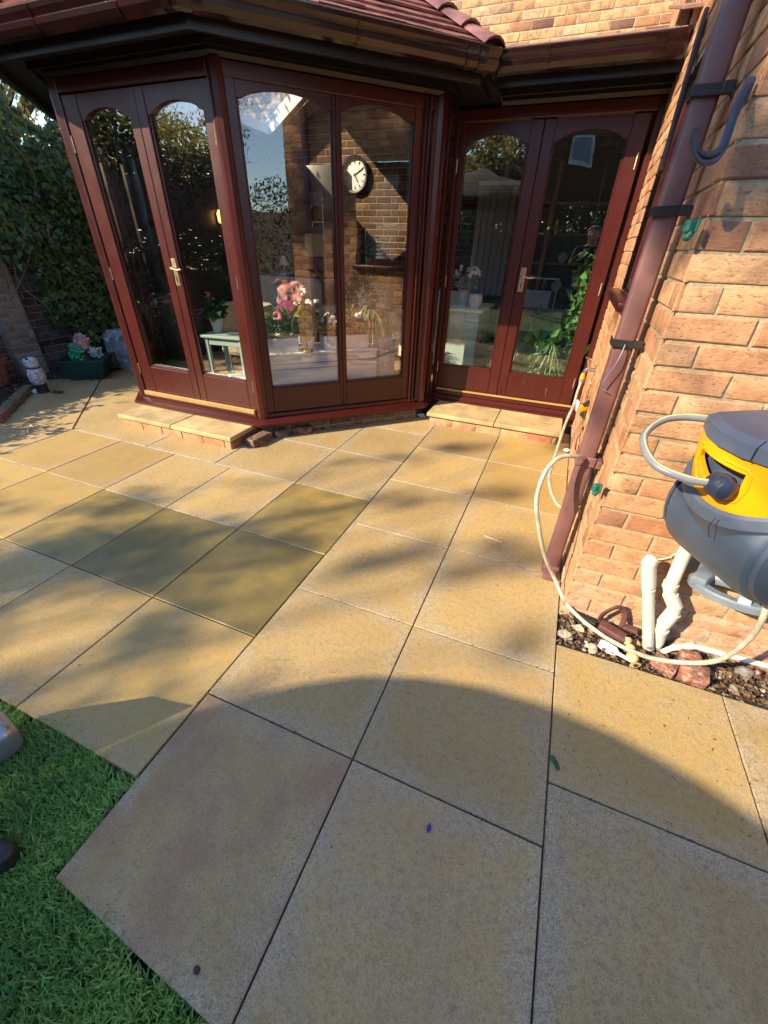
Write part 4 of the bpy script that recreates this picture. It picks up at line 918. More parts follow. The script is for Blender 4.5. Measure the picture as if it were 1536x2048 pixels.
b = MB(); b.tube([MXR @ Vector((yx(.35)+.0055, .35*.155, zb(.35)-.002)), MXR @ Vector((yx(.35)+.0125, .35*.156, zb(.35)-.030)), MXR @ Vector((yx(.35)-.008, .35*.155, zb(.35)-.065))], .0012, 6); b.build('seam', 'black', t)
b = MB(); b.tube([MXR @ Vector((.236, .058, .219)), MXR @ Vector((.237, .058, .252)), MXR @ Vector((.215, .052, .2665))], .0012, 6); b.build('seam', 'black', t)
for yy_, zz_ in ((-.10, -.055), (.10, -.055)):
    b = MB(); b.tube([MXR @ Vector((.176, yy_, zz_)), MXR @ Vector((.1795, yy_, zz_))], .006, 10); b.build('screw', 'black', t)
# swivel wall bracket
BK = Matrix.Translation((1.045, .80, .425)) @ Matrix.Rotation(R(-32), 4, 'Z') @ Matrix.Rotation(R(-8), 4, 'Y')
b = MB(); ring = []
for i in range(28):
    a = 2*math.pi*i/28; ring.append((.125*math.cos(a), .075*math.sin(a)))
n = 28; vs = []
for k_, z_ in ((1, .0), (1, .022), (.93, .028), (.62, .028), (.60, .022), (.60, 0)): vs += [BK @ Vector((x*k_, y*k_, z_)) for x, y in ring]
b.add(vs, [(r_*n+i, r_*n+(i+1) % n, ((r_+1) % 6)*n+(i+1) % n, ((r_+1) % 6)*n+i) for r_ in range(6) for i in range(n)])
b.box(-.035, .035, .04, .19, .0, .026, M_=BK, bev=.008); b.box(-.06, -.11, -.05, .05, .01, .05, M_=BK, bev=.01)
b.box(.94, 1.16, .925, .952, .40, 1.02, bev=.01)
br = b.build('wall_bracket', 'bracket', t, angle=35)
pbl = plain('pale_blue_plastic', (.38, .45, .55), .4)
for a in (35, 80, 125, 205, 300): b = MB(); b.tube([BK @ Vector((.092*math.cos(R(a-11)), .056*math.sin(R(a-11)), .028)), BK @ Vector((.092*math.cos(R(a+11)), .056*math.sin(R(a+11)), .028))], .017, 10); b.build('roller', pbl, br)
# white pipes
def ptube(name, pts, r, lb, extra=(), sock=None, grp='white plastic pipes at the wall foot'):
    t = thing(name, lb, 'pipe', pts[0], grp); b = MB(); b.tube(pts, r, 18); b.build('pipe', 'white_pvc', t, angle=50)
    for (p, q, rr_) in extra: b = MB(); b.tube([p, q], rr_, 18); b.build('socket', 'white_pvc', t, angle=50)
    return t
A_ = Vector((.958, .885, -.02)); B_ = Vector((.800, .850, .440))
tp = ptube('waste_pipe', [A_, B_], .021, 'upright off white waste pipe with a capped top leaning against the brick wall', [(A_.lerp(B_, .78), A_.lerp(B_, 1.01), .0245), (A_.lerp(B_, .74), A_.lerp(B_, .755), .0235)])
b = MB(); b.lathe([(.0245, 0), (.026, .012), (.021, .028), (.010, .036), (0, .038)], B_, seg=18); b.build('cap', 'white_pvc', tp)
b = MB(); b.tube([A_, A_.lerp(B_, .07)], .0235, 16); b.build('grey_socket', 'bracket', tp)
wp = [(.985, .915, -.02), (.978, .905, .045), (.955, .88, .135), (.950, .875, .165), (.958, .872, .235), (.952, .872, .265), (.918, .872, .315), (.905, .872, .345), (.893, .872, .50), (.890, .872, .62)]
ptube('waste_pipe', wp, .0225, 'white waste pipe with two elbows under the hose reel', [(Vector(wp[3]), Vector(wp[4]), .0265), (Vector(wp[5]), Vector(wp[6]), .0265), (Vector(wp[7]), Vector(wp[7]).lerp(Vector(wp[8]), .15), .026), (Vector(wp[1]).lerp(Vector(wp[2]), .8), Vector(wp[2]), .026)])
ptube('overflow_pipe', [(.985, .862, .012), (1.03, .888, .045), (1.085, .915, .055), (1.40, .925, .055), (2.2, .935, .055)], .0115, 'thin white overflow pipe lying along the foot of the brick wall', [(Vector((1.03, .888, .045)), Vector((1.10, .916, .055)), .0145)])
b = MB(); b.tube(smoothpath([(.83, .948, .40), (.87, .935, .425), (.905, .94, .47)], 4), .002, 6); tag(b.build('string', 'cream', None), 'pale string tied from the capped waste pipe to the reel', 'string')
# black strap, clip and label in the rubble
b = MB(); b.tube([(.79+.042*math.cos(R(a)), .91+.012*math.sin(R(a*2)), .085+.07*math.sin(R(a))) for a in range(-20, 225, 12)], .006, 8, flat=2.0); b.obox((.80, .875, .045), (.11, .05, .03), rz=R(-18), bev=.006, ry=R(8)); b.obox((.87, .905, .06), (.05, .03, .018), rz=R(-10), bev=.004)
tag(b.build('broken_clip', plain('maroon_plastic', (.12, .05, .05), .4), None), 'broken dark maroon plastic pipe clip with a looped band in the rubble', 'pipe clip')
b = MB(); b.tube([(.655, .93, .035), (.735, .905, .03)], .016, 12); [b.tube([(.66+k*.012, .928-k*.0038, .034), (.664+k*.012, .927-k*.0038, .034)], .0185, 12) for k in range(6)]
tag(b.build('hose_end', 'black', None), 'black ribbed plastic hose end lying in the rubble at the wall corner', 'hose end')
lt = thing('plant_label', 'white plastic plant label lying on the rubble by the paving edge', 'label', (.80, .785, .02))
Ml = Matrix.Translation((.795, .785, .030)) @ Matrix.Rotation(R(-22), 4, 'Z') @ Matrix.Rotation(R(10), 4, 'X')
b = MB(); b.prism([(-.048, -.018), (-.03, -.024), (.012, -.022), (.028, -.008), (.085, -.005), (.085, .005), (.028, .008), (.012, .022), (-.03, .024), (-.048, .018)], Ml.to_3x3() @ Vector((0, 0, .003)), Ml.translation, Ml.to_3x3() @ Vector((1, 0, 0)), Ml.to_3x3() @ Vector((0, 1, 0))); b.build('tag', 'white', lt)
b = MB()
for k in range(5): b.box(-.035, .012, -.016+k*.0075, -.0145+k*.0075, .0032, .0036, M_=Ml)
b.build('print', 'bracket', lt)
# stones and rubble
ss = [(.635, .795, .028, 'stone1', (1.35, 1.0, .6), 'pale flat stone at the left end of the rubble beside the paving joint'),
      (.705, .80, .019, 'white', (1, .8, .6), 'small whitish stone between the pale flat stone and the plant label'),
      (.68, .88, .026, 'stone1', (1.5, .8, .5), 'long buff stone under the black hose end'),
      (.745, .775, .024, 'stone1', (1.2, 1.1, .7), 'buff stone touching the left end of the plant label'),
      (.735, .87, .022, 'stone3', (1.4, .8, .7), 'rusty stone under the loop of the garden hose'),
      (.78, .845, .017, 'brickbit', (1.8, .7, .6), 'thin curved terracotta shard under the garden hose'),
      (.895, .885, .022, 'stone3', (1.1, 1, .7), 'orange stone left of the foot of the leaning waste pipe'),
      (1.285, .865, .028, 'stone2', (1.1, 1, .8), 'buff grey stone at the right of the rubble below the overflow pipe'),
      (1.225, .795, .018, 'stone2', (1, 1, .7), 'small grey stone right of the red brick halves'),
      (1.21, .915, .026, 'stone2', (1.1, .9, .9), 'rounded dark grey pebble under the overflow pipe'),
      (1.335, .90, .022, 'brickbit', (1, .9, .9), 'reddish stone near the picture edge right of the buff grey stone'),
      (1.17, .835, .017, 'stone1', (1.1, .8, .6), 'small pale stone right of the whitened brick half')]
for i, (x, y, r_, mt, sc, lb) in enumerate(ss):
    b = MB(); b.blob((x, y, r_*sc[2]*.8), r_, 3, .75, i+3, sc, rz=i*1.3); b.crumple(r_*.22, 45, i); tag(b.build('stone', mt, None, origin=(x, y, 0), angle=16), lb, 'stone', 'stones in the rubble strip')
for (x, y, z, sz_, rz, lb) in ((.990, .795, .022, (.085, .06, .045), -25, 'plain red brick piece under the garden hose loop'), (1.085, .79, .030, (.095, .075, .06), -10, 'red brick half with white mortar crust at the paving edge'), (1.09, .870, .028, (.07, .05, .05), 8, 'pinkish brick piece with mortar between hose and overflow pipe')):
    b = MB(); b.obox((x, y, z), sz_, rz=R(rz), bev=.004, rx=R(6)); tag(b.build('brick_piece', 'brickbit', None, origin=(x, y, 0), angle=50), lb, 'brick', 'brick pieces in the rubble strip')
t = thing('holed_stone', 'knobbly yellow stone with a dark round hole beside the plant label', 'stone', (.868, .79, .03))
b = MB(); b.tube(smoothpath([(.855, .86, .035), (.862, .82, .040), (.872, .775, .036), (.880, .742, .030)], 4), [.016+.006*math.sin(k*1.7) for k in range(13)], 12); b.blob((.872, .775, .032), .028, 3, .3, 5, (1, 1, .8)); b.build('stone_body', plain('yellow_stone', (.56, .40, .20), .85, var=.3, bmp=.8), t, angle=60)
b = MB(); b.tube([(.8815, .7405, .030), (.880, .746, .030)], .009, 12); b.build('hole', 'black', t)
# mulch: bark and grit (nobody could count it)
def chips(name, label, cat, pts, L, mat_, zj=.02, w=.35, tone=None):
    P = np.array(pts); n = len(P); P = np.c_[P, rng.uniform(-.008, zj, n)]; D = unit(n); D[:, 2] *= .35; N = unit(n)*.5; N[:, 2] += 1
    o = leafmesh(name, P, D, N, rng.uniform(L*.4, L*1.3, n), rng.uniform(L*.2, L*w*2, n), rng.uniform(0, 1, n), mat_, shape='leaf'); return tag(o, label, cat, None, 'stuff')
M['mulch'] = mat_leaf('bark_mulch', [(.02, .012, .008), (.05, .032, .022), (.10, .07, .05), (.24, .19, .14)], 0, .8)
M['dead'] = mat_leaf('dead_leaf', [(.10, .05, .02), (.18, .10, .05), (.25, .15, .07)], .1, .8)
pt = [(rng.uniform(.60, 2.2), rng.uniform(.76, .95)) for _ in range(4200)]
chips('bark_mulch', 'dark bark mulch and grit in the strip at the foot of the brick wall', 'mulch', pt, .020, 'mulch', .018)
pt = []
while len(pt) < 5200:
    x, y = rng.uniform(-5.45, -4.1), rng.uniform(-1.2, 3.4)
    if y > 1.25 and y < 2.06 and x > -4.03-(y-1.27)*1.01-.02: continue
    if y >= 2.06 and x > -4.80+(y-2.06)*.6: continue
    pt.append((x, y))
chips('bark_mulch', 'dark bark and dead leaves on the border soil by the garden wall', 'mulch', pt, .03, 'mulch', .025)
pt = [(rng.uniform(-3.2, 1.6), rng.uniform(-.55, 2.9)) for _ in range(110)]+[(rng.uniform(.15, .58), rng.uniform(.9, 2.8)) for _ in range(90)]+[(rng.uniform(.62, 1.5), rng.uniform(.1, .74)) for _ in range(70)]
pt = [p for p in pt if not (p[0] < -.6 and p[1] < -.3)]
P = np.array(pt); P = np.c_[P, np.full(len(P), .002)]; n = len(P); D = unit(n); D[:, 2] = .05
o = leafmesh('leaf_litter', P, D, np.tile([0., 0., 1.], (n, 1))+unit(n)*.15, rng.uniform(.004, .018, n), rng.uniform(.002, .006, n), rng.uniform(0, 1, n), 'dead'); tag(o, 'tiny brown leaf scraps scattered over the paving', 'leaf litter', None, 'stuff')
b = MB(); b.prism([(-.007, 0), (0, -.011), (.008, 0), (0, .016)], (0, 0, .002), (.283, -.085, .002), (1, 0, 0), (0, 1, 0)); tag(b.build('petal', plain('violet_petal', (.06, .03, .25), .5), None), 'small violet petal lying on a foreground paving slab', 'petal')
b = MB(); b.tube(smoothpath([(.16, 1.40, .004), (.21, 1.385, .006), (.265, 1.375, .004)], 4), .0022, 6); tag(b.build('twig', 'cream', None), 'thin pale twig on the paving in front of the downpipe', 'twig')
b = MB()
for x, y, r_ in ((.598, .262, .012), (.612, .246, .013), (.617, .236, .010)): b.blob((x, y, .004), r_, 2, .5, int(r_*900), (1, 1, .3))
tag(b.build('moss_tuft', 'ivy', None), 'dark moss tuft on the joint between two foreground slabs', 'moss')
for i_, (x, y, lb) in enumerate(((-.125, -.548, 'small dark snail shell on the reddish slab by the lawn'), (1.13, .02, 'small dark pellet on the right foreground slab'))):
    b = MB(); b.blob((x, y, .004), .0075, 2, .3, 8, (1.3, 1, .7)); tag(b.build('pellet', 'black', None), lb, 'debris')
b = MB(); b.blob((-.765, 3.10, .02), .035, 4, .5, 3, (1.2, .8, .6)); b.crumple(.02, 40); tag(b.build('plastic_scrap', 'bagblue', None, angle=60), 'crumpled pale blue plastic scrap beside the left end of the right doorstep', 'plastic scrap')
b = MB(); b.blob((.555, 2.86, .02), .03, 2, .5, 6, (1.2, 1, .6)); tag(b.build('stone', 'white', None, angle=60), 'white stone on the paving under the tap splitter', 'stone', 'stones in the rubble strip')

# ================================================================ GRASS
def grass(name, label, pts, h, lean=.7, seedtone=None, w=.0042):
    n = len(pts); P = np.c_[np.array(pts), np.full(n, -.026)]; D = unit(n)*lean; D[:, 2] = 1; N = unit(n); 
    tn = rng.uniform(0, .55, n)+(rng.uniform(0, 1, n) > .93)*.5+.25*np.sin(P[:, 0]*9)*np.sin(P[:, 1]*11)
    return tag(leafmesh(name, P, D, N, h*rng.uniform(.55, 1.25, n), w*rng.uniform(.7, 1.3, n)*1.2, tn, 'grass', shape='blade', bend=.35), label, 'grass', None, 'stuff')
x = rng.uniform(-2.1, .25, 120000); y = rng.uniform(-1.25, -.27, 120000)
e_ = .016*np.sin(x*31)+.016*np.sin(x*13+1)+.012*np.sin(x*77)+rng.normal(0, .010, len(x)); f_ = .018*np.sin(y*37)+.012*np.sin(y*91)+rng.normal(0, .010, len(x))
k = ((y < -.306+e_) & (x < -.590+f_)) | (y < -.564-.066*(x+.583)+e_*(.6+.4*(x > 0))) 
k &= ~((x > 0.06) & (y > -.63)); pts = np.c_[x, y][k]
grass('grass', 'short dense green lawn grass in the lower left corner beside the paving', pts, .036)
x = rng.uniform(-4.9, -3.3, 26000); y = rng.uniform(-.3, 1.32, 26000); k = (y < 1.27-(x+4.03)*-.2) & (y < 1.30+(x+4.08)*1.0*(x < -4.08)) & ((x < -3.99+.02*np.sin(y*20)) | (y < (x+3.98)*-.85+.2)) & (x > -4.75)
k = (x < -4.0) & (y < 1.28) 
grass('grass', 'strip of lawn grass at the far left beside the border', np.c_[x, y][k], .05, w=.005)

# ================================================================ LEFT BORDER
gw = thing('garden_wall', 'dark brick garden wall with a pier, half covered by ivy, at the far left', 'garden wall', (-5.5, 2.5, 0))
b = MB(); bricks(b, (-5.52, 2.60), (-5.52, 6.5), -.05, 2.2, d=.009, seed=61); bricks(b, (-5.52, -6), (-5.52, 2.32), -.05, 1.25, d=.009, seed=62); b.build('wall', 'brick_grey', gw)
b = MB(); bricks(b, (-5.40, 2.32), (-5.40, 2.60), -.05, 2.2, seed=63); bricks(b, (-5.53, 2.32), (-5.40, 2.32), -.05, 2.2, seed=64); bricks(b, (-5.40, 2.60), (-5.53, 2.60), -.05, 2.2, seed=65); b.build('pier', mat_brick('pale_pier_brick', [(.24, .20, .17), (.33, .28, .24), (.40, .35, .30)], .9), gw)
b = MB(); b.box(-5.8, -5.53, 2.34, 6.5, -.05, 2.18); b.box(-5.8, -5.53, -6, 2.339, -.05, 1.24); b.build('wall_core', 'brick_grey', gw)
# ivy
iv = thing('ivy', 'dense dark green ivy hanging over the garden wall left of the conservatory', 'ivy', (-5.3, 4, 0))
n = 30000; yy = rng.uniform(1.2, 7.0, n); zz = rng.uniform(.25, 3.1, n)
low = .48+1.25*np.clip((2.6-yy)/1.1, 0, 1.1)+.18*np.sin(yy*5)+.1*np.sin(yy*13); top = 2.38+.12*np.sin(yy*2.3)+.15*np.sin(yy*7)
low = np.where(yy < 2.75, np.maximum(low, 1.35+.15*np.sin(yy*9)), low)
low = np.where(yy > 2.9, .20+.08*np.sin(yy*9), low)
k = (zz > low+rng.normal(0, .09, n)) & (zz < top); yy, zz = yy[k], zz[k]; n = len(yy)
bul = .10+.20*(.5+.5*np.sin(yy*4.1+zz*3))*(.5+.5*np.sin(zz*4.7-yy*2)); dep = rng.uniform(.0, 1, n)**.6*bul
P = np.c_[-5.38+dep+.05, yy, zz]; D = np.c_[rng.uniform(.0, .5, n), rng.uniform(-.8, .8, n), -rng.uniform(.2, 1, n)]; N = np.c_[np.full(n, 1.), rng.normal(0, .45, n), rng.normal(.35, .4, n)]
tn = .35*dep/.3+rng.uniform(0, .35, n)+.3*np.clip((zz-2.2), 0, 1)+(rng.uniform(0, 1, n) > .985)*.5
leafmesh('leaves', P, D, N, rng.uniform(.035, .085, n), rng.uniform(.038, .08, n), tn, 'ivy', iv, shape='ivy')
b = MB()
for k in range(26):
    y_ = rng.uniform(1.5, 5.5); z_ = rng.uniform(.3, .9); p = [(-5.36, y_, z_)]
    for j in range(6): y_ += rng.normal(0, .16); z_ += .26; p.append((-5.36+rng.uniform(0, .2), y_, z_))
    b.tube(smoothpath(p, 3), .006, 5)
b.build('stem', 'stem', iv)
# owl ornament
ow = thing('owl_ornament', 'white speckled plastic owl with a black collar and base on the border edge', 'owl ornament', (-4.63, 2.03, 0))
ang = R(-55); Mo = Matrix.Translation((-4.63, 2.03, 0)) @ Matrix.Rotation(ang, 4, 'Z')
m_, t_, b_ = newmat('owl_plumage'); f = noise(t_, 1, 3, .6, sc=(30, 30, 70)); lk(t_, ramp(t_, f, [(.38, (.26, .28, .34)), (.5, (.52, .54, .60)), (.6, (.70, .70, .73))]), b_.inputs['Base Color']); b_.inputs['Roughness'].default_value = .6; bump(t_, b_, f, .6, .01); M['owl'] = m_
b = MB(); b.lathe([(.055, .085), (.078, .11), (.085, .16), (.078, .21), (.062, .245), (.055, .255)], M_=Mo, seg=20, sx=1, sy=.85); b.build('body', 'owl', ow)
b = MB(); b.lathe([(.050, .250), (.066, .27), (.070, .30), (.062, .335), (.035, .352), (0, .355)], M_=Mo, seg=20, sy=.9)
b.build('head', 'owl', ow)
b = MB(); b.lathe([(.058, .244), (.064, .250), (.062, .258), (.054, .262)], M_=Mo, seg=20, sy=.88); b.build('collar', 'black', ow)
for s_ in (-1, 1):
    b = MB(); b.tube([Mo @ Vector((s_*.042, 0, .33)), Mo @ Vector((s_*.058, -.005, .378))], [.018, .002], 6); b.build('ear_tuft', 'black', ow)
    b = MB(); b.lathe([(.0, .006), (.017, .004), (.019, 0)], M_=Mo @ Matrix.Translation((s_*.026, -.058, .312)) @ Matrix.Rotation(R(90), 4, 'X'), seg=14); e = b.build('eye', 'owl', ow)
    b = MB(); b.lathe([(.0, .009), (.008, .007), (.009, 0)], M_=Mo @ Matrix.Translation((s_*.026, -.0595, .312)) @ Matrix.Rotation(R(90), 4, 'X'), seg=12); b.build('pupil', 'black', e)
    b = MB(); b.blob(Mo @ Vector((s_*.072, .012, .17)), .05, 2, .1, 3, (.45, .8, 1.6), rz=ang); b.build('wing', 'owl', ow)
    b = MB(); b.box(s_*.03-.012, s_*.03+.012, -.085, -.045, 0, .035, bev=.006, M_=Mo); b.build('foot', 'white', ow)
b = MB(); b.tube([Mo @ Vector((0, -.060, .305)), Mo @ Vector((0, -.075, .285))], [.008, .001], 6); b.build('beak', 'black', ow)
b = MB(); b.lathe([(.058, .0), (.052, .03), (.058, .09)], M_=Mo, seg=16); b.build('base', 'black', ow)
# planter with bags
t = thing('planter', 'dark green rectangular plastic planter holding crumpled compost bags', 'planter', (-4.72, 2.62, 0))
Mp = Matrix.Translation((-4.75, 2.66, 0)) @ Matrix.Rotation(R(38), 4, 'Z')
b = MB(); vs = []
for z_, kx, ky in ((0, .17, .15), (.20, .225, .195), (.20, .24, .21), (.225, .24, .21), (.225, .215, .185), (.05, .16, .14)): vs += [Mp @ Vector((sx*kx, sy*ky, z_)) for sx, sy in ((-1, -1), (1, -1), (1, 1), (-1, 1))]
b.add(vs, [(3, 2, 1, 0)]+[(r_*4+i, r_*4+(i+1) % 4, (r_+1)*4+(i+1) % 4, (r_+1)*4+i) for r_ in range(5) for i in range(4)]+[(20, 21, 22, 23)]); b.build('tub', 'green_pot', t, angle=30)
for (x, y, z, r_, mt, nm, lb, sc) in ((-4.78, 2.62, .29, .10, 'tealplastic', 'compost_bag', 'green printed plastic bag crumpled in the dark green planter', (.75, .75, 1.1)), (-4.76, 2.74, .34, .11, 'bagred', 'compost_bag', 'pinkish foil bag standing crumpled in the dark green planter', (.8, .7, 1.1)), (-4.63, 2.74, .27, .085, 'bagblue', 'compost_bag', 'pale blue plastic bag in the right of the dark green planter', (1.1, .8, .8))):
    b = MB(); b.blob((x, y, z), r_, 5, .4, int(r_*1000), sc); b.crumple(.06, 11, r_*100); tag(b.build(nm, mt, None, origin=(x, y, z), angle=20), lb, 'bag')
b = MB(); b.tube([(-4.88, 2.86, .10), (-4.72, 3.02, .12)], .10, 14); tag(b.build('log', 'bark', None), 'short rough log between the green planter and the covered tub', 'log')
t = thing('plant_tub', 'dark green round tub under clear plastic film at the ivy foot', 'plant tub', (-4.80, 3.30, 0))
b = MB(); b.lathe([(.16, 0), (.215, .30), (.23, .30), (.23, .33), (.20, .33), (.19, .25), (0, .25)], (-4.80, 3.30, 0), seg=26); b.build('tub', 'green_pot', t)
b = MB(); b.lathe([(.30, .01), (.27, .10), (.25, .28), (.245, .36), (.19, .42), (.08, .40), (0, .41)], (-4.80, 3.30, 0), seg=40)
for i, v in enumerate(b.v):
    a_ = math.atan2(v[1]-3.3, v[0]+4.8); k = 1+.07*math.sin(a_*7+v[2]*20)+.04*math.sin(a_*17); b.v[i] = (-4.8+(v[0]+4.8)*k, 3.3+(v[1]-3.3)*k, v[2]+.015*math.sin(a_*9))
b.build('film', 'film', t, angle=60)
t = thing('flower_pot', 'terracotta pot of dry plant stems at the far left by the wall', 'flower pot', (-5.30, 1.98, 0))
b = MB(); b.lathe([(.11, 0), (.155, .22), (.17, .22), (.175, .27), (.15, .27), (.14, .22), (0, .22)], (-5.30, 1.98, 0), seg=24); b.build('pot', 'terracotta', t)
n = 160; P = np.tile([-5.30, 1.98, .24], (n, 1))+rng.normal(0, .05, (n, 3))*[1, 1, .1]; D = unit(n); D[:, 2] = np.abs(D[:, 2])+.5; leafmesh('stems', P, D, unit(n), rng.uniform(.08, .2, n), .008, rng.uniform(0, 1, n), 'dead', t, shape='blade', bend=.3)
b = MB()
p0, p1 = Vector((-4.04, 1.30, 0)), Vector((-4.76, 2.03, 0)); tb_ = thing('edging', 'row of dark brick and timber edging along the border by the owl', 'edging', (p0+p1)/2)
for i in range(4):
    c = p0.lerp(p1, (i+.5)/4); b = MB(); b.obox((c.x-.03, c.y-.03, .028), (.235, .09, .08), rz=R(134.6+random.uniform(-3, 3)), bev=.008); b.build('edging_brick', 'brickbit' if i == 0 else 'stem', tb_)
b = MB(); b.tube(smoothpath([(-3.62, 1.26, .004), (-3.70, 1.30, .008), (-3.72, 1.36, .005), (-3.80, 1.38, .004)], 4), .004, 6); tag(b.build('twig', 'cream', None), 'pale curled twig on the paving at the far left', 'twig')
b = MB(); b.blob((-4.45, 2.10, .02), .05, 4, .9, 4, (1.3, 1, .5)); b.crumple(.05, 30); tag(b.build('dry_leaves', 'dead', None, angle=10), 'clump of curled dry leaves between the owl and the green planter', 'dead leaves', None, 'stuff')
# grey garden lounger reaching in at the lower left
t = thing('garden_chair', 'grey metal garden chair whose rounded arm end shows at the left edge', 'garden chair', (-1.25, -.62, 0))
Mc = Matrix.Translation((-1.055, -.42, .052)) @ Matrix.Rotation(R(-12), 4, 'Z')
b = MB(); b.box(-.075, .060, -.055, .060, -.062, .062, bev=.032, M_=Mc); b.build('foot', 'alu', t, angle=60)
b = MB(); b.box(-.066, .051, -.063, -.053, -.053, .053, bev=.004, M_=Mc); ec = b.build('end_cap', 'black', t)
b = MB(); b.box(-.055, .036, -.068, -.0625, -.040, .040, bev=.002, M_=Mc); b.build('cap_insert', 'steel', ec)
b = MB(); b.tube([(-1.16, -.52, .02), (-1.20, -.58, .29)], .014, 8); b.build('leg', 'alu', t)
b = MB(); b.prism([(-.96, -.43), (-1.12, -.46), (-1.33, -.60), (-1.62, -.95), (-1.15, -.70)], (0, 0, .03), (0, 0, .28), (1, 0, 0), (0, 1, 0)); b.build('seat', 'greyfab', t)
b = MB(); b.tube([(-1.50, -.85, .29), (-1.52, -.88, -.02)], .014, 8); b.build('leg', 'alu', t)
b = MB(); b.obox((-.80, -.600, .02), (.20, .055, .07), rz=R(12), bev=.02); tag(b.build('shoe', 'black', None), 'black rounded toe on the grass at the left edge below the chair', 'shoe')

# ================================================================ GARDEN BEHIND THE CAMERA (seen in the glass, and casting the shade)
t = thing('parasol', 'wide round garden parasol on a pole standing on the lawn behind the viewer', 'parasol', (-2.06, -3.78, 0))
b = MB(); b.tube([(-2.06, -3.78, -.05), (-2.06, -3.78, 2.75)], .024, 12); b.build('pole', 'oak', t)
b = MB(); b.lathe([(1.50, 2.28), (1.40, 2.335), (.8, 2.58), (.1, 2.80), (0, 2.82)], (-2.06, -3.78, 0), seg=40); b.lathe([(1.50, 2.28), (1.51, 2.20), (1.505, 2.20), (1.495, 2.28)], (-2.06, -3.78, 0), seg=40); b.build('canopy', plain('dark_green_canvas', (.012, .03, .02), .9), t)
def hedge(name, label, cat, x0, x1, y0, y1, h, n, leaf=.09, seed=0, mat='hedge'):
    t = thing(name, label, cat, ((x0+x1)/2, (y0+y1)/2, 0)); P = np.c_[rng.uniform(x0, x1, n), rng.uniform(y0, y1, n), rng.uniform(.0, 1, n)]
    hh = h+.25*np.sin(P[:, 0]*1.7+P[:, 1]*1.3)+.18*np.sin(P[:, 0]*4.1+P[:, 1]*3.3); P[:, 2] *= hh; leafmesh('foliage', P, unit(n), unit(n), leaf*rng.uniform(.6, 1.4, n), leaf*.7, rng.uniform(0, 1, n), mat, t)
    b = MB(); b.box(x0+.1, x1-.1, y0+.1, y1-.1, 0, h*.8); b.build('dense_core', 'bark', t); return t
hedge('hedge', 'tall dark garden hedge far behind the viewer, mirrored in the bay glass', 'hedge', 5.5, 6.6, -9, 1.0, 2.5, 30000, .06)
hedge('hedge', 'clipped dark hedge across the back of the lawn behind the viewer', 'hedge', -9.0, 5.0, -9.2, -8.2, 2.3, 22000)
tree('willow_tree', 'tall yellowing willow with hanging branches beyond the garden wall', 'tree', -7.7, 4.6, 6.4, 2.5, 'birch', n=200, leaf=.085, weep=True, per=120, seed=1, zc=.56)
tree('willow_tree', 'broad yellowing willow beyond the garden wall, mirrored in the left doors', 'tree', -12.0, -.6, 7.0, 1.9, 'birch', n=90, leaf=.10, weep=True, per=130, seed=2, zc=.60)
tree('birch_tree', 'slender birch with drooping yellow leaves behind the viewer', 'tree', -2.4, -6.7, 7.2, 1.8, 'birch', n=70, leaf=.08, weep=True, per=150, seed=3, zc=.62)
tree('birch_tree', 'loose birch at the right of the back lawn, mirrored in the bay glass', 'tree', 8.9, -7.3, 7.6, 1.6, 'leaf', n=60, leaf=.07, weep=True, per=110, seed=4, zc=.60)
tree('willow_tree', 'very broad golden willow far beyond the left border', 'tree', -14.6, -8.6, 7.6, 2.7, 'birch', n=95, leaf=.10, weep=True, per=140, seed=9, zc=.55)
tree('garden_tree', 'dense dark green tree behind the back hedge', 'tree', 3.2, -13, 6.0, 2.5, 'leaf', n=60, leaf=.12, per=120, seed=5)
# shade givers: boughs of a tall ash placed along the sun's path
def up(gx, gy, dist, gz=0.0): return (gx-SUN_AZ.x*dist*math.cos(SUN_EL), gy-SUN_AZ.y*dist*math.cos(SUN_EL), gz+dist*math.sin(SUN_EL))
def ash(lb, sd, bx, by, h, targets, mat='leaf'):
    """targets: ground x, y, height, radius, cover, distance back along the sun"""
    t = thing('ash_tree', lb, 'tree', (bx, by, 0)); rr = np.random.default_rng(sd); tb = MB()
    tb.tube(smoothpath([(bx, by, -.1), (bx+.1, by-.05, h*.3), (bx-.05, by+.1, h*.6), (bx, by, h)]), [.16*(1-.85*i/18) for i in range(19)], 10)
    PP = []; TT = []
    for (gx, gy, gz, r_, cov, d_) in targets:
        c = np.array(up(gx, gy, d_, gz)); z0 = max(1.2, min(h*.9, c[2]-.3*np.hypot(c[0]-bx, c[1]-by))); s0 = Vector((bx, by, z0)); e = Vector(c); tb.tube(smoothpath([s0, (s0+e)/2+Vector((0, 0, .2)), e], 4), [.028*(1-.8*j/8) for j in range(9)], 6)
        n_ = int(620*cov*(r_/.4)**2); el = (.62, .62, 2.1) if d_ > 14 else (1, 1, 1)
        sub = max(3, int(r_*14)); cc = c+rr.normal(0, 1, (sub, 3))*r_*.48*np.array(el)
        w_ = rr.integers(0, sub, n_); off = rr.normal(0, 1, (n_, 3))*r_*.26; PP.append(cc[w_]+off); TT.append(np.clip(.4+off[:, 2]/r_+rr.uniform(-.2, .2, n_), 0, 1))
        for c2 in cc: tb.tube([e, Vector(c2)], [.004, .002], 5)
    tb.build('trunk', 'bark', t); P = np.concatenate(PP); T = np.concatenate(TT); m_ = len(P); D = unit(m_); D[:, 2] -= .5
    leafmesh('crown', P, D, unit(m_), .085*rng.uniform(.6, 1.3, m_), .05*rng.uniform(.7, 1.2, m_), T, mat, t); return t
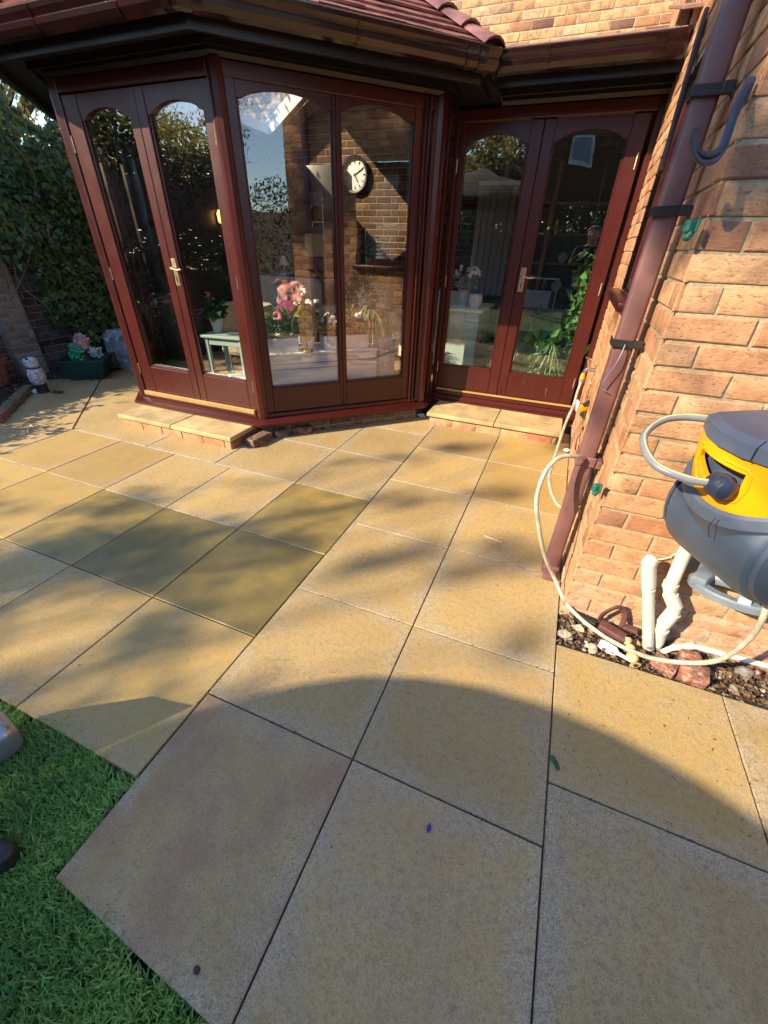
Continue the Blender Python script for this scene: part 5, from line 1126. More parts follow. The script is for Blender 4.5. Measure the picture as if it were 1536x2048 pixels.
ash('spreading ash tree behind the viewer that shades the patio', 1, -8.2, -6.4, 6.6, [
 (-2.9, .0, 0, .38, 1, 11), (-2.1, .30, 0, .36, 1.1, 11), (-1.45, .55, 0, .38, 1.1, 11), (-.80, .70, 0, .26, .9, 11), (-1.5, -.75, 0, .45, 1.1, 11), (-.9, -.9, 0, .45, 1.1, 10.5), (-1.9, -1.5, 0, .6, 1, 10)])
ash('tall drooping ash tree farther back beyond the lawn, left of the birch', 6, -12.3, -11.6, 9.6, [
 (-.45, .75, 0, .20, 1.1, 17), (.05, 1.02, 0, .17, 1.0, 17), (.38, 1.25, 0, .12, .8, 17), (-.35, 1.62, 0, .15, .9, 17), (.22, 1.98, 0, .13, .8, 17), (-.75, 2.1, 0, .13, .8, 17), (-.1, 2.7, 0, .12, .9, 17), (-1.25, 1.5, 0, .10, .8, 17), (.45, .75, 0, .10, .7, 17), (.35, 2.75, 0, .12, .9, 17)])
ash('ash tree by the garden wall that shades the border and the ivy', 2, -11.0, -3.2, 7.4, [
 (-4.7, 2.6, 0, .6, 1.2, 9), (-5.3, 3.6, .8, .7, 1.2, 9), (-5.3, 2.4, 1.0, .6, 1.2, 8.5), (-5.3, 4.6, 1.6, .8, 1.2, 9), (-4.6, 2.2, 0, .30, 1, 9), (-4.2, 2.9, 0, .35, 1, 9), (-5.2, 1.4, .3, .6, 1.2, 8), (-5.4, 3.2, 2.0, .55, 1.0, 8.5)])
ash('tall ash tree at the right behind the viewer that shades the upper brick wall', 3, -4.4, -9.5, 7.6, [
 (.66, .95, 1.62, .17, 1.3, 10.5), (.85, .95, 1.60, .24, 1.1, 10.5), (1.15, .95, 1.62, .26, 1.1, 10.5), (.6, 1.3, 2.5, .45, 1.1, 10.5), (.6, 1.35, 1.6, .36, 1.1, 10.5), (.6, 2.0, 2.6, .48, 1.1, 10.5), (.6, 2.0, 1.7, .42, 1.1, 10.5), (.6, 2.5, 2.2, .25, 1, 10.5), (.6, 2.35, 1.2, .25, 1, 10.5), (.6, 1.7, .95, .22, .9, 10.5), (.95, .95, 1.95, .26, 1.0, 10.5), (1.35, .95, 2.0, .32, 1.0, 10.5), (.6, 1.2, 2.0, .2, 1.0, 10.5), (1.55, .40, 0, .26, 1, 10), (.62, 1.1, 1.55, .12, .7, 10.5)])
hs = thing('neighbour_house', 'brick house with a grey roof and white window beyond the back hedge', 'house', (1.5, -19, 0))
b = MB(); b.box(-2.6, 6.5, -23, -19, 0, 6.3); b.build('wall', 'brick_dark', hs)
b = MB(); b.prism([(-3.0, 6.3), (6.9, 6.3), (2, 9.2)], (0, -4.4, 0), (0, -18.8, 0), (1, 0, 0), (0, 0, 1)); b.build('roof', 'tile_old', hs)
for x_ in (-1.3, 3.0): b = MB(); b.box(x_, x_+1.1, -19.0, -18.93, 4.8, 5.9, bev=.02); f = b.build('window', 'greyfab', hs); b = MB(); b.box(x_+.12, x_+.98, -18.94, -18.92, 4.92, 5.78); b.build('pane', 'bracket', f)
# flower border seen mirrored in the left doors
def bush(name, label, cat, x, y, h, r_, mat, fl=None, nf=0, n=900, leaf=.05, group=None, z0=0.0):
    t = thing(name, label, cat, (x, y, z0), group); k = n; d = unit(k)*(rng.uniform(.2, 1, (k, 1))**.5); P = np.c_[x+d[:, 0]*r_, y+d[:, 1]*r_, z0+h*.5+d[:, 2]*h*.5]
    leafmesh('foliage', P, unit(k)+[0, 0, .3], unit(k), leaf*rng.uniform(.6, 1.4, k), leaf*.5, rng.uniform(0, 1, k), mat, t)
    b = MB()
    for i in range(7): b.tube(smoothpath([(x, y, z0), (x+rng.normal(0, r_*.25), y+rng.normal(0, r_*.25), z0+h*.4), (x+rng.normal(0, r_*.5), y+rng.normal(0, r_*.5), z0+h*.85)], 3), .004, 5)
    b.build('stem', 'stem', t)
    for i in range(nf):
        d = unit(1)[0]; d[2] = abs(d[2])*.7+.3; d /= np.linalg.norm(d); b = MB(); c_ = (x+d[0]*r_*1.02, y+d[1]*r_*1.02, z0+h*.5+d[2]*h*.55); q = .03 if leaf > .03 else .016
        for j in range(5): b.blob((c_[0]+rng.normal(0, q*.5), c_[1]+rng.normal(0, q*.5), c_[2]+rng.normal(0, q*.4)), q*.62, 1, .3, i+j)
        b.build('flower', fl, t)
    return t
hedge('hedge', 'dark shrub hedge grown along the near stretch of the garden wall', 'hedge', -5.5, -5.15, -5, 1.3, 1.25, 12000, .07)
G_ = 'border shrubs by the garden wall'
hedge('hedge', 'tall loose hedge beyond the garden wall, mirrored in the left doors', 'hedge', -8.9, -8.0, -9, .2, 3.0, 42000, .08)
hedge('tree_belt', 'dense belt of tall trees far beyond the garden wall', 'tree belt', -25, -22, -26, 6, 7.2, 26000, .28, mat='birch')
hedge('tree_belt', 'dense belt of tall trees far beyond the back hedge', 'tree belt', -22, -2.8, -27, -24, 7.4, 26000, .28, mat='birch')
bush('rose_bush', 'rose bush with crimson blooms in the border', 'rose bush', -4.9, .75, .95, .35, 'leaf', 'red', 7, 1100, .06, G_)
bush('lavender_bush', 'silver leaved lavender bush in the border', 'lavender', -4.7, .15, .75, .38, 'silver', None, 0, 1600, .05, G_)
bush('rose_bush', 'rose bush with pink blooms between the lavender and the phlox', 'rose bush', -4.5, .45, .8, .3, 'leaf', 'pink', 8, 900, .05, G_)
bush('phlox', 'magenta phlox clump at the front of the border', 'phlox', -4.25, -.15, .55, .25, 'leaf', 'magenta', 9, 700, .05, G_)
bush('garden_shrub', 'dense green shrub at the back of the border', 'shrub', -5.1, -.9, 1.25, .5, 'leaf', None, 0, 2600, .07, G_)
bush('garden_shrub', 'low yellow green shrub at the end of the border', 'shrub', -4.6, -1.8, .9, .5, 'plant', 'petal', 6, 1500, .06, G_)
bush('garden_shrub', 'tall dark shrub in the far border', 'shrub', -5.0, -3.2, 1.7, .8, 'hedge', None, 0, 3500, .09, G_)

# ================================================================ INTERIOR
def on(u_, inn, z): v = MD @ Vector((u_, inn, z)); return v
t = thing('window_chest', 'long white panelled chest just inside the bay windows', 'chest', on(.68, .35, .165))
b = MB(); b.box(.0, 1.10, .20, .55, .166, .60, bev=.006, M_=MD); b.build('carcass', 'white', t)
b = MB(); b.box(-.01, 1.11, .19, .56, .60, .625, bev=.006, M_=MD); b.build('top', 'white', t)
for z_ in (.49, .535): b = MB(); b.box(.01, 1.12, .193, .201, z_, z_+.004, M_=MD); b.build('groove', 'bracket', t)
t = thing('corner_bench', 'low white bench end inside the left doors beside the corner post', 'bench', (-2.05, 2.45, .165))
b = MB(); b.prism([(-2.36, 2.32), (-1.93, 2.17), (-1.88, 2.2), (-1.98, 2.52)], (0, 0, .035), (0, 0, .365), (1, 0, 0), (0, 1, 0)); b.build('top', 'white', t)
b = MB(); b.prism([(-2.30, 2.34), (-1.97, 2.22), (-2.02, 2.48)], (0, 0, .20), (0, 0, .166), (1, 0, 0), (0, 1, 0)); b.build('side', 'white', t)
def trough(u0_, u1_, lb):
    t = thing('trough', lb, 'trough', on((u0_+u1_)/2, .28, .625), 'white troughs on the window chest'); b = MB(); b.box(u0_, u1_, .215, .36, .626, .735, bev=.006, M_=MD); b.build('box', 'white', t)
    b = MB(); b.box(u0_+.01, u1_-.01, .225, .35, .728, .737, M_=MD); b.build('compost', 'soil', t); return t
trough(.02, .40, 'white trough of pink geraniums at the left of the window chest'); trough(.62, 1.02, 'white trough of white cyclamen at the right of the window chest')
def at(u_, inn, z): v = on(u_, inn, z); return v.x, v.y
def lowplant(name, lb, cat, u_, inn, z, h, r_, mat, fl, nf, n=420, leaf=.035, g_='plants on the window chest'):
    x, y = at(u_, inn, z); return bush(name, lb, cat, x, y, h, r_, mat, fl, nf, n, leaf, g_, z)
lowplant('geranium', 'pink geranium at the left end of the left white trough', 'geranium', .12, .29, .735, .20, .10, 'plant', 'pink', 3)
lowplant('geranium', 'pink geranium in the middle of the left white trough', 'geranium', .29, .29, .735, .22, .11, 'leaf', 'pink', 3)
lowplant('geranium', 'deep pink geranium at the right end of the left white trough', 'geranium', .385, .30, .735, .18, .08, 'plant', 'pink', 4)
lowplant('cyclamen', 'white cyclamen in the left of the right white trough', 'cyclamen', .72, .29, .735, .16, .10, 'leaf', 'petal', 7, 500)
lowplant('cyclamen', 'reddish leaved cyclamen in the right of the right white trough', 'cyclamen', .90, .29, .735, .18, .11, 'dead', 'petal', 2, 600)
t = thing('pot_plant', 'variegated plant in a white pot behind the brass lamp', 'pot plant', on(.50, .30, .625)); x, y = at(.50, .30, 0)
b = MB(); b.lathe([(.045, .626), (.062, .735), (.056, .735), (.05, .70), (0, .70)], (x, y, 0), seg=20); b.build('pot', 'white', t)
n = 620; d = unit(n)*rng.uniform(.2, 1, (n, 1))*.13; P = np.c_[x+d[:, 0], y+d[:, 1], .84+d[:, 2]*1.1]; leafmesh('foliage', P, unit(n), unit(n), .04, .03, rng.uniform(0, 1, n), 'spider', t)
t = thing('orchid', 'bunch of white blooms above the brass lamp shade', 'orchid', on(.52, .36, .625)); x, y = at(.52, .36, 0)
b = MB(); b.tube([(x, y, .63), (x-.01, y, .98)], .004, 6); b.build('stem', 'stem', t)
for i in range(9): b = MB(); c_ = (x+rng.normal(0, .035), y+rng.normal(0, .035), 1.03+rng.normal(0, .045)); [b.blob((c_[0]+rng.normal(0, .012), c_[1]+rng.normal(0, .012), c_[2]+rng.normal(0, .008)), .017, 1, .3, i+j) for j in range(4)]; b.build('bloom', 'petal', t)
t = thing('brass_lamp', 'brass desk lamp with a wide flared metal shade on the window chest', 'lamp', on(.47, .25, .625)); x, y = at(.47, .22, 0)
b = MB(); b.tube([(x, y, .63), (x, y, .93)], .005, 8); b.lathe([(.05, .626), (.045, .64), (0, .645)], (x, y, 0), seg=20); b.build('stem', 'gold', t)
b = MB(); b.lathe([(.115, .905), (.108, .915), (.05, .985), (.046, .985), (.105, .912), (.112, .905)], (x, y, 0), seg=30); b.build('lamp_shade', 'gold', t)
def spider(lb, x, y, z, n, L_, g_='spider plants', pot=True, mat='spider', spread=1.0):
    t = thing('spider_plant', lb, 'spider plant', (x, y, z), g_)
    k = n*9; P = []; D = []; 
    b = MB()
    for i in range(n):
        a_ = rng.uniform(0, 6.28); l_ = L_*rng.uniform(.55, 1.15); out = rng.uniform(.35, .75)*spread; upv = rng.uniform(.15, .55)
        pts = []
        for j in range(8):
            s = j/7; pts.append(Vector((x+math.cos(a_)*l_*out*s, y+math.sin(a_)*l_*out*s, z+l_*(upv*s*1.6-1.15*s*s*rng.uniform(.9, 1.05)))))
        wv = Vector((-math.sin(a_), math.cos(a_), 0)); w = .0065
        vs = []
        for j, p_ in enumerate(pts): ww_ = w*(1-(j/7)**3)*(.6+.4*min(1, j/2)); vs += [p_+wv*ww_, p_-wv*ww_, p_+wv*ww_*.35+Vector((0, 0, .0008)), p_-wv*ww_*.35+Vector((0, 0, .0008))]
        for j in range(7):
            b.add([vs[j*4], vs[j*4+1], vs[j*4+5], vs[j*4+4]], [(0, 1, 2, 3)], (.25, 0, 0)); b.add([vs[j*4+2], vs[j*4+3], vs[j*4+7], vs[j*4+6]], [(0, 1, 2, 3)], (1.0, 0, 0))
    b.build('leaves', mat, t, angle=80)
    if pot: b = MB(); b.lathe([(.05, z-.12), (.07, z), (.062, z), (.055, z-.03), (0, z-.03)], (x, y, 0), seg=20); b.build('pot', 'terracotta', t)
    return t
x, y = at(1.12, .42, 0); spider('arching striped spider plant at the right end of the window chest', x, y, .88, 90, .50)
b = MB(); b.box(1.14, 1.30, .24, .44, .166, .70, bev=.008, M_=MD); tag(b.build('plant_stand', 'greyfab', None), 'pale grey stand under the arching spider plant', 'plant stand')
x, y = at(.10, .26, 0); spider('striped spider plant trailing over the left end of the white trough', x, y, .76, 26, .26, pot=False)
# tall staked plant and red flowers
x, y = -1.52, 3.55
t = thing('climbing_plant', 'tall thin plant on a stake behind the right white trough', 'climbing plant', (x, y, .165))
b = MB(); b.tube([(x, y, .2), (x-.06, y, 1.55)], .005, 6); b.build('stake', 'cream', t)
n = 700; q = rng.uniform(0, 1, n); P = np.c_[x-.05*q+rng.normal(0, .06, n), y+rng.normal(0, .06, n), .6+.85*q]; leafmesh('foliage', P, unit(n), unit(n), .05, .018, rng.uniform(0, 1, n), 'leaf', t)
b = MB(); b.lathe([(.08, .17), (.12, .40), (0, .40)], (x, y, 0)); b.build('pot', 'terracotta', t)
bush('geranium', 'dark red geranium head behind the right white trough', 'geranium', -1.66, 3.38, .42, .09, 'leaf', 'red', 3, 240, .04, None, .75)
# sofa, chairs, tables
def sofa(name, lb, cat, x, y, w, rz, mat, zb=1.0):
    t = thing(name, lb, cat, (x, y, .165)); Mx = Matrix.Translation((x, y, .165)) @ Matrix.Rotation(rz, 4, 'Z')
    b = MB(); b.box(-w/2, w/2, -.35, .42, .05, .30, bev=.03, M_=Mx); b.build('base', mat, t)
    b = MB(); b.box(-w/2+.14, w/2-.14, -.38, .25, .30, .45, bev=.05, M_=Mx); b.build('seat_cushion', mat, t)
    b = MB(); b.box(-w/2+.1, w/2-.1, .22, .44, .35, zb-.165, bev=.07, M_=Mx); b.build('backrest', mat, t)
    for s_ in (-1, 1): b = MB(); b.box(s_*w/2-(.16 if s_ > 0 else 0), s_*w/2+(.16 if s_ < 0 else 0), -.36, .42, .05, .56, bev=.06, M_=Mx); b.build('arm', mat, t)
    return t
sofa('sofa', 'pale grey two seat sofa inside the left doors', 'sofa', -3.40, 4.25, 1.6, 0, 'greyfab', 1.02)
sofa('sofa', 'cream sofa behind the window chest', 'sofa', -2.25, 4.6, .95, R(-15), 'cream', .98)
sofa('armchair', 'cream armchair seen through the right bay window', 'armchair', -1.25, 4.75, .8, R(-25), 'cream', .95)
b = MB(); b.blob((-2.78, 4.12, .82), .24, 5, .2, 3, (1.0, .5, .8)); b.crumple(.04, 7); tag(b.build('throw', 'throw', None), 'striped red and white throw over the end of the cream sofa', 'throw')
b = MB(); b.blob((-2.72, 3.92, .68), .20, 3, .12, 7, (1.0, .35, .8)); tag(b.build('cushion', 'cushion', None), 'plum patterned cushion under the striped throw', 'cushion')
b = MB(); b.blob((-3.3, 3.98, .72), .17, 3, .12, 9, (1.1, .35, .7)); tag(b.build('cushion', 'cushion', None), 'dark patterned cushion on the pale grey sofa', 'cushion')
# X-sided table
t = thing('side_table', 'pale blue side table with crossed side bars inside the left doors', 'side table', (-2.48, 2.56, .165)); Mx = Matrix.Translation((-2.48, 2.58, .165)) @ Matrix.Rotation(R(8), 4, 'Z')
tm = M['cab_green']
b = MB(); b.box(-.21, .21, -.17, .17, .50, .525, bev=.005, M_=Mx); b.build('table_top', tm, t)
for sx in (-1, 1):
    for sy in (-1, 1): b = MB(); b.box(sx*.17-.018, sx*.17+.018, sy*.13-.018, sy*.13+.018, 0, .50, bev=.003, M_=Mx); b.build('leg', tm, t)
b = MB(); b.box(-.17, .17, -.14, -.12, .44, .50, bev=.003, M_=Mx); b.box(.16, .18, -.13, .13, .44, .50, bev=.003, M_=Mx); b.box(.16, .18, -.13, .13, .07, .10, bev=.003, M_=Mx); b.build('apron', tm, t)
for s_ in (1, -1): b = MB(); b.obox((.17+.001*s_, 0, .27), (.014, .42, .026), bev=.002, rx=R(52*s_)); b.v = [tuple(Mx @ Vector(v)) for v in b.v]; b.build('cross_bar', tm, t)
b = MB(); b.lathe([(.055, .692), (.07, .698), (.06, .70), (0, .695)], (-2.42, 2.55, 0)); tag(b.build('saucer', 'bracket', None), 'blue saucer on the pale side table', 'saucer')
t = thing('pot_plant', 'geranium in a grey pot on the pale side table', 'pot plant', (-2.60, 2.56, .69))
b = MB(); b.lathe([(.042, .691), (.06, .81), (.054, .81), (0, .79)], (-2.60, 2.56, 0)); b.build('pot', 'greyfab', t)
n = 200; d = unit(n)*rng.uniform(.3, 1, (n, 1))*.09; P = np.c_[-2.60+d[:, 0], 2.56+d[:, 1], .88+d[:, 2]]; leafmesh('foliage', P, unit(n), unit(n), .06, .05, rng.uniform(0, 1, n), 'leaf', t)
b = MB(); [b.blob((-2.60+rng.normal(0, .02), 2.54, .99+rng.normal(0, .012)), .016, 1, .3, j) for j in range(4)]; b.build('flower', 'pink', t)
t = thing('wicker_chair', 'round backed pale wicker chair beside the side table', 'wicker chair', (-2.75, 3.1, .165))
b = MB(); arc = [(-2.75+.27*math.cos(R(a)), 3.12+.26*math.sin(R(a))) for a in range(-20, 201, 20)]
vs = []; 
for z_ in (.45, .60, .75, .86): vs += [(x, y, z_) for x, y in arc]
k = len(arc); b.add(vs+[(x*1.0+(x+2.75)*.08, y+(y-3.12)*.08, z) for x, y, z in vs], [(r_*k+i, r_*k+i+1, (r_+1)*k+i+1, (r_+1)*k+i) for r_ in range(3) for i in range(k-1)]+[(4*k+r_*k+i+1, 4*k+r_*k+i, 4*k+(r_+1)*k+i, 4*k+(r_+1)*k+i+1) for r_ in range(3) for i in range(k-1)]); b.build('backrest', 'wicker', t)
b = MB(); b.lathe([(.26, .42), (.27, .45), (.25, .50), (0, .51)], (-2.75, 3.12, 0)); b.build('seat', 'wicker', t)
for a in (45, 135, 225, 315): b = MB(); b.tube([(-2.75+.2*math.cos(R(a)), 3.12+.2*math.sin(R(a)), .166), (-2.75+.2*math.cos(R(a)), 3.12+.2*math.sin(R(a)), .43)], .015, 8); b.build('leg', 'wicker', t)
# lamps
def lamp(lb, x, y, zb, z0_, z1_, r0_, r1_, mat='shade'):
    t = thing('table_lamp', lb, 'lamp', (x, y, zb), 'table lamps in the room'); b = MB(); b.lathe([(.07, zb), (.06, zb+.03), (.014, zb+.06), (.012, z0_+.03)], (x, y, 0), seg=16); b.build('lamp_base', 'brass', t)
    b = MB(); b.lathe([(r0_, z0_), (r1_, z1_), (r1_-.004, z1_), (r0_-.004, z0_)], (x, y, 0), seg=28, cap=False); b.build('lamp_shade', mat, t)
lamp('tall tan drum shaded lamp on the black cabinet behind the bay windows', -2.95, 4.95, 1.02, 1.25, 1.50, .15, .11)
lamp('tapered cream shaded lamp seen behind the left door handle', -4.0, 3.75, .80, 1.38, 1.70, .14, .055)
lamp('small white cone shaded lamp on the black cabinet', -3.38, 4.85, 1.02, 1.14, 1.24, .07, .025, 'white')
b = MB(); b.box(-3.7, -2.6, 4.72, 5.1, .17, 1.02, bev=.01); tag(b.build('cabinet', 'black', None), 'low black cabinet behind the sofas', 'cabinet')
t = thing('wall_clock', 'large round wall clock with a dark rim on the inner brick wall', 'clock', (-2.80, 5.93, 2.2)); Mk = Matrix.Translation((-2.83, 5.955, 2.20)) @ Matrix.Rotation(R(90), 4, 'X')
b = MB(); b.lathe([(.205, .0), (.21, .04), (.20, .055), (.175, .05), (.17, .012)], M_=Mk, seg=40, cap=False); b.build('rim', 'black', t)
b = MB(); b.lathe([(.176, .015), (0, .018)], M_=Mk, seg=40); fc = b.build('dial', 'white', t)
for h in range(12):
    b = MB(); a_ = R(30*h); b.box(-.006, .006, .125, .155, .019, .022, M_=Mk @ Matrix.Rotation(a_, 4, 'Z')); b.build('hour_mark', 'black', fc)
for a_, l_ in ((-62, .13), (-150, .09)): b = MB(); b.box(-.005, .005, -.02, l_, .022, .026, M_=Mk @ Matrix.Rotation(R(a_), 4, 'Z')); b.build('hand', 'black', fc)
t = thing('disc_rack', 'narrow wire tower rack of discs against the inner brick wall', 'rack', (-3.2, 5.5, .2))
for s_ in (-1, 1): b = MB(); b.tube([(-3.2+s_*.085, 5.5, .17), (-3.2+s_*.085, 5.5, 1.92)], .006, 6); b.build('post', 'steel', t)
for k in range(8): b = MB(); b.box(-3.28, -3.12, 5.44, 5.56, .5+k*.19, .51+k*.19, bev=.002); s2 = b.build('shelf', 'steel', t); b = MB(); [b.box(-3.27+j*.014, -3.259+j*.014, 5.44, 5.55, .512+k*.19, .64+k*.19) for j in range(10)]; b.build('discs', 'bracket' if k % 2 else 'wood_dark', s2)
# room behind the right doors
t = thing('sage_cabinet', 'pale sage green cabinet just inside the right doors', 'cabinet', (-.62, 3.95, .165))
b = MB(); b.box(-.76, -.46, 3.72, 4.35, .166, .88, bev=.006); b.build('carcass', 'cab_green', t)
b = MB(); b.box(-.79, -.43, 3.69, 4.38, .88, .905, bev=.006); b.build('top', 'white', t)
b = MB(); b.box(-.74, -.60, 3.712, 3.722, .60, .85, bev=.003); b.build('panel', 'cream', t); b = MB(); b.blob((-.452, 3.95, .58), .014, 2, 0); b.build('knob', 'black', t)
t = thing('flower_vase', 'white and pink blossom in a glass vase on the sage cabinet', 'flowers', (-.66, 3.85, .906))
b = MB(); b.lathe([(.05, .907), (.055, 1.06), (.050, 1.06), (.045, .915)], (-.66, 3.85, 0)); b.build('vase', 'film', t)
n = 220; d = unit(n)*rng.uniform(.3, 1, (n, 1))*.12; d[:, 2] = np.abs(d[:, 2]); P = np.c_[-.66+d[:, 0], 3.85+d[:, 1], 1.08+d[:, 2]]; leafmesh('foliage', P, unit(n), unit(n), .05, .022, rng.uniform(0, 1, n), 'silver', t)
for i in range(18): d = unit(1)[0]*.11; b = MB(); [b.blob((-.64+d[0]+rng.normal(0, .01), 3.83+d[1], 1.17+abs(d[2])*.8+rng.normal(0, .01)), .014, 1, .3, i+j) for j in range(3)]; b.build('bloom', 'pink' if i == 3 else 'petal', t)
t = thing('cachepot', 'round white ceramic pot with a leaf motif on the sage cabinet', 'pot', (-.54, 3.80, .906)); b = MB(); b.lathe([(.035, .907), (.06, .94), (.066, .99), (.058, 1.03), (.052, 1.03), (0, 1.0)], (-.53, 3.80, 0)); b.build('pot', 'white', t); b = MB(); b.blob((-.53, 3.735, .98), .018, 2, .1, 2, (.4, .2, 1.2)); b.build('motif', 'greyfab', t)
b = MB(); b.box(-.42, -.02, 4.6, 4.9, .17, .85, bev=.02); tag(b.build('oak_unit', 'oak', None), 'warm oak unit behind the sage cabinet', 'cabinet')
t = thing('crockery_dresser', 'dark dresser with shelves of crockery in the back of the right room', 'dresser', (-.1, 5.7, .17))
b = MB(); b.box(-.75, .50, 5.62, 5.92, .17, .95, bev=.01); b.build('cupboard', 'wood_dark', t); b = MB(); b.box(-.75, .50, 5.90, 5.93, .95, 2.3); b.build('back_board', 'black', t)
for z_ in (1.25, 1.55, 1.85): b = MB(); b.box(-.72, .50, 5.70, 5.90, z_, z_+.025, bev=.004); b.build('shelf', 'oak', t)
for s_ in (-.75, -.15): b = MB(); b.box(s_, s_+.05, 5.66, 5.90, .95, 2.25, bev=.004); b.build('upright', 'oak', t)
kk = 0
for z_ in (1.275, 1.575, .95):
    for x_ in (-.62, -.48, -.34, -.05, .10, .26, .40):
        if random.random() < .2: continue
        r_ = random.uniform(.035, .06); b = MB()
        if kk % 3 == 0: b.lathe([(r_*.5, z_), (r_, z_+r_*.9), (r_*.9, z_+r_*.9), (r_*.4, z_+.01)], (x_, 5.80, 0), seg=16); lb = 'bowl'
        elif kk % 3 == 1: b.lathe([(r_*.4, z_), (r_*.9, z_+.05), (r_*.5, z_+.11), (r_*.6, z_+.14), (0, z_+.14)], (x_, 5.80, 0), seg=16); lb = 'jug'
        else: b.lathe([(r_*1.2, 0), (r_*1.2, .01), (0, .006)], (x_, 5.87, z_+r_*1.2), seg=18, M_=Matrix.Rotation(R(90), 4, 'X')); lb = 'plate'
        mt_ = ['white', 'cream', 'bracket'][kk % 2+(kk % 5 == 0)]; tag(b.build(lb, mt_, None, origin=(x_, 5.8, z_)), {'white': 'white ', 'cream': 'cream ', 'bracket': 'blue grey '}[mt_]+lb+' on the dresser '+{1.275: 'lowest shelf', 1.575: 'middle shelf', .95: 'worktop'}[z_]+', '+['far left', 'second from the left', 'third from the left', 'left of centre', 'right of centre', 'second from the right', 'far right'][(-.62, -.48, -.34, -.05, .10, .26, .40).index(x_)], lb, 'crockery on the dresser: '+lb+'s'); kk += 1
t = thing('letter_rack', 'white wire letter rack of books behind the door handle', 'rack', (-.1, 4.75, .86))
for k in range(4): b = MB(); b.tube([(-.30, 4.70+k*.05, .86), (-.30, 4.72+k*.05, 1.14), (.15, 4.72+k*.05, 1.14), (.15, 4.70+k*.05, .86)], .005, 6); b.build('wire_frame', 'white', t)
b = MB(); [b.obox((-.08, 4.72+k*.03, .93+.02*(k % 2)), (.36, .02, .15), rx=R(-12), bev=.002) for k in range(5)]; b.build('books', 'blind', t)
sofa('sofa', 'pale grey sofa in the room behind the right doors', 'sofa', .12, 5.0, .8, 0, 'greyfab', .80)
t = thing('foliage_plant', 'big leafy green plant filling the lower half of the right door', 'house plant', (.22, 3.85, .17))
n = 260; q = rng.uniform(0, 1, n); P = np.c_[.20+rng.normal(0, .11, n), 3.74+rng.normal(0, .08, n), .32+.55*q]; leafmesh('leaves', P, unit(n)+[0, 0, .2], unit(n)+[0, -.4, .6], rng.uniform(.10, .19, n), rng.uniform(.08, .15, n), rng.uniform(0, .8, n), 'plant', t, shape='ivy')
b = MB(); b.lathe([(.09, .17), (.13, .38), (0, .36)], (.22, 3.88, 0)); b.build('pot', 'terracotta', t)
n = 1500; P = np.c_[.12+rng.normal(0, .14, n), 3.62+rng.normal(0, .05, n), .28+np.abs(rng.normal(0, .13, n))]; o = thing('fern', 'feathery light green fern low behind the right door glass', 'fern', (.12, 3.66, .17)); leafmesh('fronds', P, unit(n)+[0, 0, .2], unit(n), .07, .02, rng.uniform(0, 1, n), 'plant', o); b = MB(); b.lathe([(.07, .17), (.1, .3), (0, .28)], (.12, 3.66, 0)); b.build('pot', 'terracotta', o)
spider('upright striped spider plant behind the right door glass', .26, 3.66, .60, 60, .46, pot=True, spread=.8)
b = MB(); b.lathe([(.06, .17), (.085, .42), (.078, .42), (0, .40)], (.385, 3.62, 0), seg=4); tag(b.build('planter_box', 'white', None, angle=20), 'square white plant pot in the lower right corner of the right door', 'plant pot')
t = thing('climbing_plant', 'green climbing vine on a cane at the right side of the right door', 'climbing plant', (.44, 3.75, .17))
b = MB(); b.tube([(.42, 3.72, .2), (.33, 3.72, 1.95)], .004, 6); b.build('cane', 'stem', t)
n = 130; q = rng.uniform(0, 1, n); P = np.c_[.41-.05*q+rng.normal(0, .05, n), 3.72+rng.normal(0, .05, n), .75+.62*q]; leafmesh('leaves', P, unit(n), unit(n)+[0, -.8, .3], rng.uniform(.05, .09, n), rng.uniform(.05, .08, n), rng.uniform(.2, 1, n), 'plant', t, shape='ivy')
b = MB(); b.lathe([(.07, .17), (.1, .35), (0, .33)], (.42, 3.74, 0)); b.build('pot', 'terracotta', t)
t = thing('vertical_blind', 'grey vertical slat blind in the back of the right room', 'blind', (-.65, 5.4, 1.2)); b = MB(); [b.obox((-.92+k*.075, 5.35, 1.45), (.065, .006, 1.1), rz=R(25)) for k in range(6)]; b.build('slats', 'blind', t); b = MB(); b.box(-.96, -.5, 5.32, 5.38, 2.0, 2.04); b.build('rail', 'white', t)
b = MB(); b.blob((-.15, 3.70, .22), .12, 5, .6, 4, (1.2, .8, .5)); b.crumple(.05, 12); tag(b.build('plastic_bag', 'film', None, angle=50), 'clear crumpled bag on the floor inside the right doors', 'bag')

